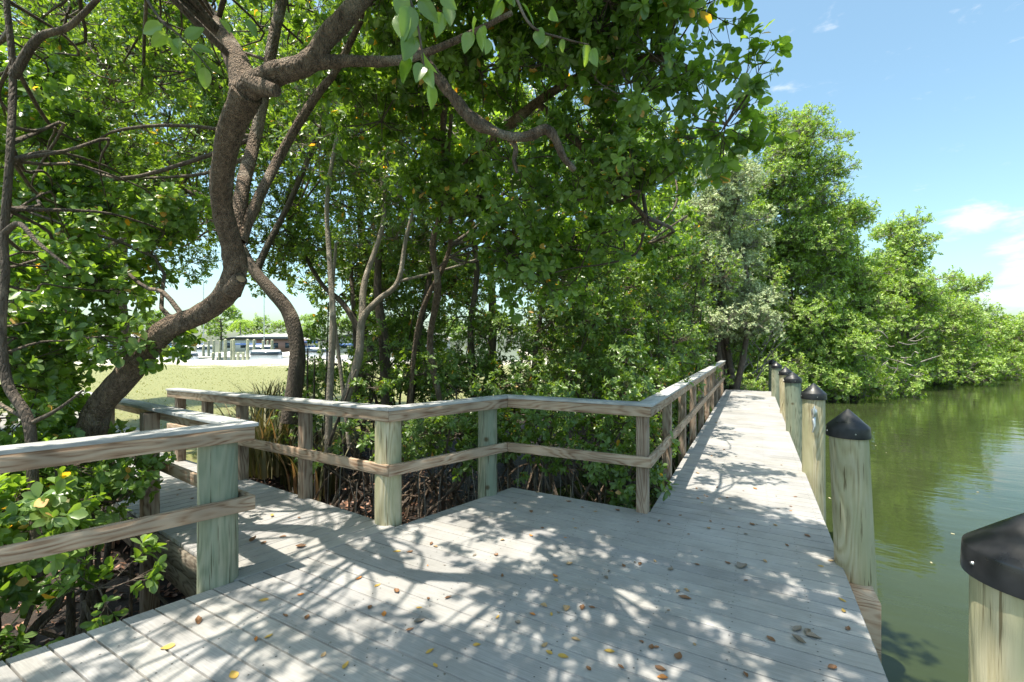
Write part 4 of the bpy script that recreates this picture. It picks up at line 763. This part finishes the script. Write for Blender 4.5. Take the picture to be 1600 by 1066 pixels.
# ------------------------------------------------------------------ leaves fallen on the deck
FL = {}
def curled(seed, flat):
    r = np.random.default_rng(seed); nu, nv = 9, 5; V = []
    kx = r.uniform(.3, 1.3) * (0.35 if flat else 1); ky = r.uniform(.4, 1.6) * (.3 if flat else 1); tw = r.uniform(-.8, .8)
    for i in range(nu):
        u = i / (nu - 1); wdt = .27 * math.sin(math.pi * min(1, u * .93 + .04) ** .85) + .01
        for j in range(nv):
            s = (j / (nv - 1) - .5) * 2; x = u - .5; y_ = s * wdt; z = kx * x * x * .55 + ky * y_ * y_ * 1.8 + tw * x * y_ * .6 + .012 * math.sin(9 * u + seed) * abs(s)
            V.append([x, y_, z])
    V = np.array(V); V[:, 2] -= V[:, 2].min(); I = np.arange(nu * nv).reshape(nu, nv); F = np.stack([I[:-1, :-1], I[1:, :-1], I[1:, 1:], I[:-1, 1:]], -1).reshape(-1, 4)
    return V, F
cols = {'brown': (.2, .1, .045), 'yellow': (.48, .31, .07), 'orange': (.5, .2, .045), 'grey': (.2, .165, .125), 'tan': (.4, .27, .14)}
fm = {k: simple('dry %s leaf' % k, c, .6, noise=.35, scale=60) for k, c in cols.items()}
for k in cols:
    for s in range(3):
        V, F = curled(hash(k) % 7 + s * 5 + len(k), k == 'yellow'); mb = MB(); mb.add(V, F); o = mb.build('fallen_leaf', fm[k], smooth=True); FL[(k, s)] = o.data; bpy.data.objects.remove(o)
labs = {'brown': 'small curled brown leaf fallen on the grey deck boards', 'yellow': 'yellow leaf lying flat on the grey deck boards', 'orange': 'rusty orange leaf fallen on the grey deck boards', 'grey': 'dry grey curled leaf on the grey deck boards', 'tan': 'tan dry leaf fallen on the grey deck boards'}
def fallen(x, y, z, k, L, lab=None, grp=True):
    o = bpy.data.objects.new('fallen_leaf', FL[(k, random.randrange(3))]); COL.objects.link(o); o.location = (x, y, z + .002); q_ = .86 * L; o.scale = (q_ * random.uniform(.85, 1.2), q_ * random.uniform(.7, 1.25), q_ * random.uniform(.6, 1.5))
    o.rotation_euler = (random.uniform(-.06, .06), random.uniform(-.06, .06), random.uniform(0, 6.28)); tag(o, lab or labs[k], 'leaf', ('%s leaves scattered on the deck' % k) if not lab else None)
def fl_px(px, py, k, L, lab=None):
    t = FPX * CAMZ / (py - HOR); p = at(px, py, t); fallen(p.x, p.y, 0, k, L, lab)
spec = [(868, 902, 'orange', .06), (700, 935, 'brown', .05), (745, 1008, 'yellow', .055), (540, 1040, 'yellow', .06), (262, 1012, 'yellow', .08), (310, 970, 'brown', .09), (590, 915, 'yellow', .05), (620, 925, 'brown', .06), (655, 950, 'yellow', .05), (672, 1018, 'yellow', .06),
        (680, 1040, 'yellow', .05), (890, 882, 'tan', .07), (850, 947, 'tan', .06), (885, 952, 'tan', .07), (910, 950, 'brown', .06), (1070, 935, 'brown', .08), (1060, 925, 'tan', .06), (1000, 882, 'brown', .05), (1048, 890, 'grey', .06), (900, 1000, 'tan', .05),
        (925, 950, 'brown', .05), (850, 1010, 'tan', .06), (858, 1020, 'yellow', .05), (880, 1026, 'yellow', .055), (952, 1018, 'yellow', .055), (920, 1046, 'brown', .04), (1032, 1046, 'brown', .06), (1035, 1060, 'orange', .05), (1060, 1026, 'brown', .07), (1018, 1012, 'brown', .05),
        (1137, 880, 'brown', .05), (1165, 908, 'brown', .04), (1205, 1000, 'brown', .05), (1165, 1055, 'brown', .05), (1300, 1045, 'brown', .06), (1282, 885, 'yellow', .05), (1316, 938, 'yellow', .05), (1318, 955, 'yellow', .06), (1298, 877, 'tan', .05), (1325, 983, 'brown', .06),
        (655, 972, 'grey', .07), (640, 985, 'brown', .06), (600, 960, 'orange', .05), (560, 905, 'orange', .05), (470, 930, 'orange', .05), (412, 938, 'yellow', .06), (420, 995, 'yellow', .055), (505, 1025, 'tan', .05), (480, 965, 'brown', .05), (365, 1055, 'yellow', .07), (400, 1000, 'orange', .05),
        (620, 862, 'yellow', .06), (640, 863, 'brown', .06), (680, 855, 'tan', .05), (830, 838, 'orange', .05), (775, 868, 'brown', .05), (785, 845, 'tan', .05), (705, 780, 'brown', .05), (840, 770, 'tan', .05), (830, 800, 'brown', .06), (930, 800, 'tan', .05),
        (965, 798, 'brown', .06), (1030, 815, 'brown', .05), (1090, 740, 'tan', .06), (1045, 775, 'brown', .06), (1230, 853, 'brown', .05), (1262, 838, 'brown', .06), (1110, 815, 'brown', .05), (1175, 820, 'brown', .07), (1180, 764, 'orange', .06), (470, 855, 'brown', .1), (395, 845, 'brown', .1), (425, 805, 'yellow', .07)]
for s in spec: fl_px(*s)
fl_px(1160, 886, 'grey', .13, 'large pale grey green leaf lying on the deck near the sunlit edge')
fl_px(1246, 984, 'grey', .08, 'dry grey leaf at the left of the small heap of curled leaves')
fl_px(1262, 990, 'grey', .09, 'dry grey brown leaf in the middle of the small heap of curled leaves')
fl_px(1272, 997, 'grey', .08, 'dry curled leaf at the lower right of the small heap of leaves')
fl_px(1248, 1002, 'grey', .09, 'single grey brown leaf just below the small heap of curled leaves')
rr = np.random.default_rng(3)
for i in range(85):
    y = rr.uniform(1.6, 5.5) if rr.random() < .75 else rr.uniform(5, 15); x = rr.uniform(-2.6, .3) if y < 4.2 else rr.uniform(-.7, .45)
    k = ['brown', 'tan', 'grey', 'yellow', 'orange'][rr.choice(5, p=[.45, .2, .15, .12, .08])]; fallen(x, y, 0, k, rr.uniform(.025, .055))
for i in range(10):
    x = -rr.uniform(3.3, 6.5); fallen(x, rr.uniform(2.0, 2.8), zw(x), 'brown', rr.uniform(.04, .06))
# leaf litter on the mud
mb = MB(); NL = 5200; x = RNG.uniform(-7.2, -2.4, NL); y = RNG.uniform(-.4, 7.0, NL)
z = np.array([land(a, b_) for a, b_ in zip(x, y)]) + .012; D = RNG.normal(size=(NL, 3)) * [1, 1, .15]; Nn = RNG.normal(size=(NL, 3)) * .3 + [0, 0, 1]; L = RNG.uniform(.05, .1, NL); ok = z > -.95
litter = leaf_mat('brown leaf litter', (.07, .03, .015), (.34, .14, .06), (.5, .4, .3), tmix=.05, rough=.5, ycut=.97, yellow=(.5, .3, .12))
leaves(mb, np.stack([x, y, z], 1)[ok], D[ok], Nn[ok], L[ok], L[ok] * .5, RNG.random(ok.sum()), True, -.25)
o = mb.build('leaf_litter', litter); tag(o, 'rust brown leaf litter over the dark mud beside the walkway', 'leaf litter', kind='stuff')
# mangrove prop roots and thin shoots in the mud
mb = MB()
for i in range(120):
    x, y = random.uniform(-6, -1.5), random.uniform(3.4, 7.2)
    if x < -2.3 or y > 4.8:
        tube(mb, [(x, y, -1), (x + random.uniform(-.04, .04), y, -.6), (x + random.uniform(-.12, .12), y + random.uniform(-.1, .1), random.uniform(-.4, .3))], [.01, .009, .004], 5, 3)
tag(mb.build('mangrove_shoots', BARK_G), 'thin grey mangrove shoots and roots standing in the mud', 'roots', kind='stuff')
# strap leaved plants by the far rail
def strap(label, px, t, n_, h, colr, spreadx=.5):
    c = at(px, HOR, t); base = Vector((c.x, c.y, land(c.x, c.y))); mb = MB()
    for i in range(n_):
        a = random.uniform(0, 6.28); b0 = base + Vector((random.uniform(-spreadx, spreadx), random.uniform(-.25, .25), 0)); hh = h * random.uniform(.6, 1.1); ln = random.uniform(.1, .5) * hh; wd = random.uniform(.012, .024)
        d = Vector((math.cos(a), math.sin(a), 0)); s = Vector((-d.y, d.x, 0)); V = []
        for k in range(6):
            u = k / 5; p = b0 + d * ln * u * u + Vector((0, 0, hh * (u - .18 * u ** 3))); w_ = wd * (1 - u ** 2) + .001; V += [list(p - s * w_), list(p + s * w_)]
        mb.add(V, [[2 * k, 2 * k + 1, 2 * k + 3, 2 * k + 2] for k in range(5)], random.random())
    return tag(mb.build('strap_leaved_plant', colr, loc=tuple(base)), label, 'plant', 'strap leaved plants behind the far rail')
STRAP = leaf_mat('olive strap leaf', (.05, .07, .02), (.2, .18, .08), (1.5, 1.3, .6), tmix=.2, rough=.6, ycut=.9, yellow=(.38, .28, .14))
strap('dry brown and green strap leaved clump beside the lawn gap', 405, 7.0, 280, 1.35, STRAP, .55)
strap('dark green strap leaved clump between the dark tree and the pale stems', 485, 6.9, 220, 1.15, STRAP, .4)
strap('pale dry clump of narrow leaves right of the dark tree foot', 440, 8.2, 220, 1.25, STRAP, .6)
strap('small bright grass clump at the end of the far rail', 345, 7.2, 60, .5, STRAP, .25)
# grass tufts on the lawn
mb = MB(); NG = 12000; X = RNG.uniform(-34, -2, NG); t = 8 + 33 * RNG.random(NG) ** 1.3; P = np.stack([X * CS - t * SN, X * SN + t * CS, np.zeros(NG)], 1)
ok = (P[:, 0] < -8.6) & (X > -t * 1.25) & (X < -t * .3); P = P[ok]; P[:, 2] = [land(a, b_) - .01 for a, b_ in P[:, :2]]; kk = len(P)
leaves(mb, P, RNG.normal(size=(kk, 3)) * [.5, .5, .1] + [0, 0, .8], RNG.normal(size=(kk, 3)), RNG.uniform(.03, .07, kk), RNG.uniform(.02, .04, kk), RNG.random(kk) * .9, False)
GRASS = leaf_mat('dry lawn grass', (.11, .15, .035), (.26, .25, .09), (1.5, 1.3, .7), tmix=.5, rough=.9, ycut=.97, spec=.1)
tag(mb.build('grass', GRASS), 'short dry yellow green lawn grass', 'grass', kind='stuff')
# sandy path the walkway leads to
mb = MB(); xs_ = np.linspace(-8.7, -16, 16); V = []
for x in xs_:
    yc = 2.9 - .13 * (x + 8.7) ; V += [[x, yc - 1.3 - .2 * math.sin(x), -.085], [x, yc + .9 + .2 * math.sin(x * 1.7), -.085]]
mb.add(V, [[2 * k, 2 * k + 1, 2 * k + 3, 2 * k + 2] for k in range(15)]); o = mb.build('path', SAND); o['kind'] = 'structure'

# ------------------------------------------------------------------ marina beyond the lawn
WHITE = simple('white painted hull', (.78, .78, .78), .35); CONC = simple('pale concrete', (.6, .57, .5), .8, noise=.15, scale=3); BLUE = simple('blue canvas', (.05, .12, .32), .6); TEAL = simple('turquoise canvas', (.03, .4, .5), .6)
GLASS = simple('dark tinted glass', (.04, .06, .08), .1); WALLM = simple('pale house wall', (.75, .72, .66), .8); ROOFM = simple('grey shingle roof', (.5, .49, .47), .9); BRICK = simple('reddish wall', (.4, .22, .17), .8)
DOCKP = simple('weathered dock pile', (.36, .36, .24), .85, noise=.25, scale=2)
mb = MB(); ctr = cw(-25, 42.1, -.25); mb.box(ctr, (70, .5, .5), 0, YAW); tag(mb.build('sea_wall', CONC, loc=tuple(ctr)), 'low pale concrete sea wall at the edge of the lawn', 'wall')

pm = {}
for hh in (2.3, 2.9, 1.5):
    mb = MB(); segs(mb, [[0, 0, -1.2]], [[0, 0, hh - .9]], .17, .15, 10); mb.add([[.15 * math.cos(a * .628), .15 * math.sin(a * .628), hh - .9] for a in range(10)] + [[0, 0, hh - .8]], [[k, (k + 1) % 10, 10] for k in range(10)]); o = mb.build('dock_pile', DOCKP); pm[hh] = o.data; bpy.data.objects.remove(o)
for (px, t, hh) in [(166, 46, 2.9), (181, 46, 2.9), (135, 48, 2.9), (271, 46, 2.9), (286, 47, 2.9), (296, 52, 2.9), (305, 56, 2.9), (333, 47, 1.5), (343, 48, 1.5), (352, 47, 2.9), (362, 52, 2.9), (365, 47, 2.9), (387, 47, 2.9), (397, 50, 2.9), (372, 47, 1.5), (380, 47, 1.5), (326, 60, 2.9), (334, 62, 2.9), (344, 66, 2.9), (411, 60, 2.9), (418, 64, 2.9), (425, 52, 2.9), (240, 50, 2.9), (318, 58, 2.3), (500, 48, 2.9), (545, 50, 2.9), (600, 48, 2.9)]:
    o = bpy.data.objects.new('dock_pile', pm[hh]); COL.objects.link(o); o.location = cw((px - 800) / FPX * t, t, 0); tag(o, 'short wooden dock pile standing low over the marina water' if hh < 2.5 else ('tall wooden dock pile in the front row behind the sea wall' if t < 51 else 'tall wooden dock pile farther back among the moored boats'), 'pile', 'dock piles in the marina, %s' % ('short' if hh < 2.5 else 'front row' if t < 51 else 'back rows'))
mb = MB(); c = cw(-35, 57, -.15); mb.box(c, (34, 1.6, .22), 0, YAW + .3); c2 = cw(-22, 52, -.15); mb.box(c2, (1.4, 12, .2), 0, YAW); tag(mb.build('floating_dock', CONC, loc=tuple(c)), 'long grey floating dock behind the marina piles', 'dock')
def boat(label, X, t, L, rot, mast=0, canvas=None, hull=WHITE, cab=True):
    base = cw(X, t, WZ); r = empty('boat', base, label, 'boat'); a = YAW + rot; R = Matrix.Rotation(a, 3, 'Z')
    st_ = [(-.5, .30, .16), (-.3, .34, .17), (0, .36, .18), (.25, .30, .2), (.42, .14, .23), (.5, .01, .25)]; V = []; Wd = L * .8
    for u, w_, h in st_:
        w2 = w_ * Wd * .5; V += [(u * L, -w2, h * L * .55), (u * L, w2, h * L * .55), (u * L * .96, -w2 * .7, -.15), (u * L * .96, w2 * .7, -.15)]
    mb = MB(); Vw = [list(R @ Vector(v) + base) for v in V]; F = []
    for i in range(len(st_) - 1):
        k = 4 * i; F += [[k, k + 4, k + 5, k + 1], [k, k + 2, k + 6, k + 4], [k + 1, k + 5, k + 7, k + 3], [k + 2, k + 3, k + 7, k + 6]]
    F.append([0, 1, 3, 2]); mb.add(Vw, F); mb.build('hull', hull, r)
    if cab:
        mb = MB(); p = R @ Vector((.02 * L, 0, L * .16)) + base; mb.box(p, (L * .36, L * .18, L * .14), 0, a, .8); mb.build('cabin', WHITE, r)
        mb = MB(); p = R @ Vector((.02 * L, 0, L * .185)) + base; mb.box(p, (L * .335, L * .182, L * .045), 0, a, .95); mb.build('windows', GLASS, r)
    if canvas:
        mb = MB(); p = R @ Vector((-.2 * L, 0, L * .3)) + base; mb.box(p, (L * .3, L * .2, L * .03), 0, a, .9)
        mb.build('canopy', canvas, r); mb = MB()
        for sx in (-.33, -.08):
            for sy in (-.08, .08): q = R @ Vector((sx * L, sy * L, 0)) + base; segs(mb, [list(q + Vector((0, 0, L * .1)))], [list(q + Vector((0, 0, L * .29)))], .03, .03, 5)
        mb.build('canopy_poles', METAL, r)
    if mast:
        mb = MB(); q = R @ Vector((.08 * L, 0, 0)) + base; segs(mb, [list(q + Vector((0, 0, .5)))], [list(q + Vector((0, 0, mast)))], .07, .045, 6); mb.build('mast', METAL, r)
        mb = MB(); q2 = R @ Vector((-.4 * L, 0, L * .24)) + base; segs(mb, [list(q + Vector((0, 0, L * .24)))], [list(q2)], .12, .1, 8); mb.build('boom', canvas or BLUE, r)
boat('white motorboat with a turquoise canopy seen under the leaning trunk', -35.5, 47.5, 7, .1, canvas=TEAL)
boat('white cabin boat moored left of the leaning trunk', -41, 49, 9, .3)
boat('white sailboat with a tall mast right of the leaning trunk', -35.5, 62, 10, -.2, mast=11)
boat('white sailboat with a slim mast farther back in the marina', -47, 66, 10, .2, mast=12)
boat('white motorboat lying behind the sea wall near the strap leaved plants', -26, 46.5, 8, .15)
boat('white sailboat with blue sail cover between the tree stems', -23, 52, 9, -.3, mast=9, canvas=BLUE)
boat('white boat with a low cabin behind the pale stems', -16, 47, 8, .1, canvas=BLUE)
def house(label, X, t, wd, dp, h, rh, wm=WALLM, rot=0):
    base = cw(X, t, -.4); r = empty('house', base, label, 'house'); a = YAW + rot; R = Matrix.Rotation(a, 3, 'Z')
    mb = MB(); mb.box(base + Vector((0, 0, h / 2)), (wd, dp, h), 0, a); mb.build('wall', wm, r)
    V = [Vector((sx * (wd / 2 + .6), sy * (dp / 2 + .6), h)) for sx, sy in ((-1, -1), (1, -1), (1, 1), (-1, 1))] + [Vector((-wd * .32, 0, h + rh)), Vector((wd * .32, 0, h + rh))]
    mb = MB(); Vw = [list(R @ v + base) for v in V]; mb.add(Vw, [[0, 1, 5, 4], [2, 3, 4, 5], [3, 2, 1, 0]]); mb.add(Vw, [[1, 2, 5], [3, 0, 4]]); mb.build('roof', ROOFM, r)
    k = int(wd / 3)
    for i in range(k):
        mb = MB(); p = R @ Vector((-wd / 2 + (i + .5) * wd / k, -dp / 2 - .03, h * .52)) + base; mb.box(p, (1.3, .1, 1.2), 0, a); mb.build('window', GLASS, r)
house('long low beige waterside building behind the marina piles', -62, 112, 17, 9, 3.0, 1.3)
house('reddish walled house at the right of the marina gap', -56, 108, 9, 7, 3.0, 1.4, BRICK)
house('pale house at the far left behind the marina', -100, 115, 16, 9, 3.0, 1.4)
house('beige house behind the pale tree stems', -25, 95, 22, 9, 3.2, 1.6)
def fartree(label, px, t, h, wd, leafm=LEAF_R, palm=False):
    s = t / FPX; c = cw((px - 800) * s, t, -.3)
    if palm:
        r = empty('palm_tree', c, label, 'tree'); mb = MB(); tube(mb, [c, c + Vector((.2, 0, h * .5)), c + Vector((.1, 0, h))], [.25, .2, .18], 8); mb.build('trunk', BARK_G, r); mb = MB(); top = c + Vector((.1, 0, h)); P, D = [], []
        for i in range(26):
            a = i * 2.4; e_ = random.uniform(-.3, .9)
            for k in range(12): 
                u = k / 11 * 2.6; p = top + Vector((math.cos(a) * u, math.sin(a) * u, e_ * u - .28 * u * u))
                for sd in (-1, 1): P.append(p); D.append(Vector((math.cos(a) * .6 - sd * math.sin(a), math.sin(a) * .6 + sd * math.cos(a), -.5)))
        leaves(mb, np.array(P), np.array(D), RNG.normal(size=(len(P), 3)) * .3 + [0, 0, 1], np.full(len(P), .9), np.full(len(P), .12), RNG.random(len(P)) * .9, False); mb.build('crown', leafm, r); return
    tree('background_tree', c, label, 'tree', [([c, c + Vector((.2, 0, h * .3)), c + Vector((0, 0, h * .6))], [.3, .25, .15])], BARK_D, [((c.x, c.y, c.z + h * .6), (wd / 2, 2.5, h * .4))], leafm, spray=1.5, leaf=.5, lump=(1.0, 1.8), near=False, tw=.02, cover=.9, fill=1.0)
fartree('tall rounded tree behind the marina, right of the leaning trunk', 345, 120, 14, 15)
fartree('palm with yellowish fronds behind the marina masts', 375, 112, 7.5, 5, LEAF_R, True)
fartree('tree behind the marina seen left of the leaning trunk', 232, 125, 12, 13)
fartree('low green tree behind the reddish house', 410, 118, 9, 12)
fartree('tree behind the marina seen between the dark tree and pale stems', 480, 120, 11, 14)
fartree('tree behind the far left marina house', 110, 125, 11, 16)
fartree('dark green tree behind the marina at the middle of the thicket', 590, 115, 12, 24)
fartree('dark green tree behind the marina seen through the thicket', 740, 115, 12, 24)
# flotsam on the water
mb = MB()
for i in range(60):
    X = random.uniform(1.2, 9); t = random.uniform(2.2, 14); p = cw(X, t, WZ + .004)
    if p.x > 1.0:
        s = random.uniform(.008, .02); a = random.uniform(0, 6); mb.box(p, (s * 2.2, s, .006), random.random(), a)
tag(mb.build('floating_debris', simple('pale leaf bits', (.5, .45, .3), .8, noise=.5, scale=3)), 'tiny pale leaf bits floating on the green water', 'debris', kind='stuff')
import sys; print('verts', sum(len(o.data.vertices) for o in bpy.data.objects if o.type == 'MESH'))
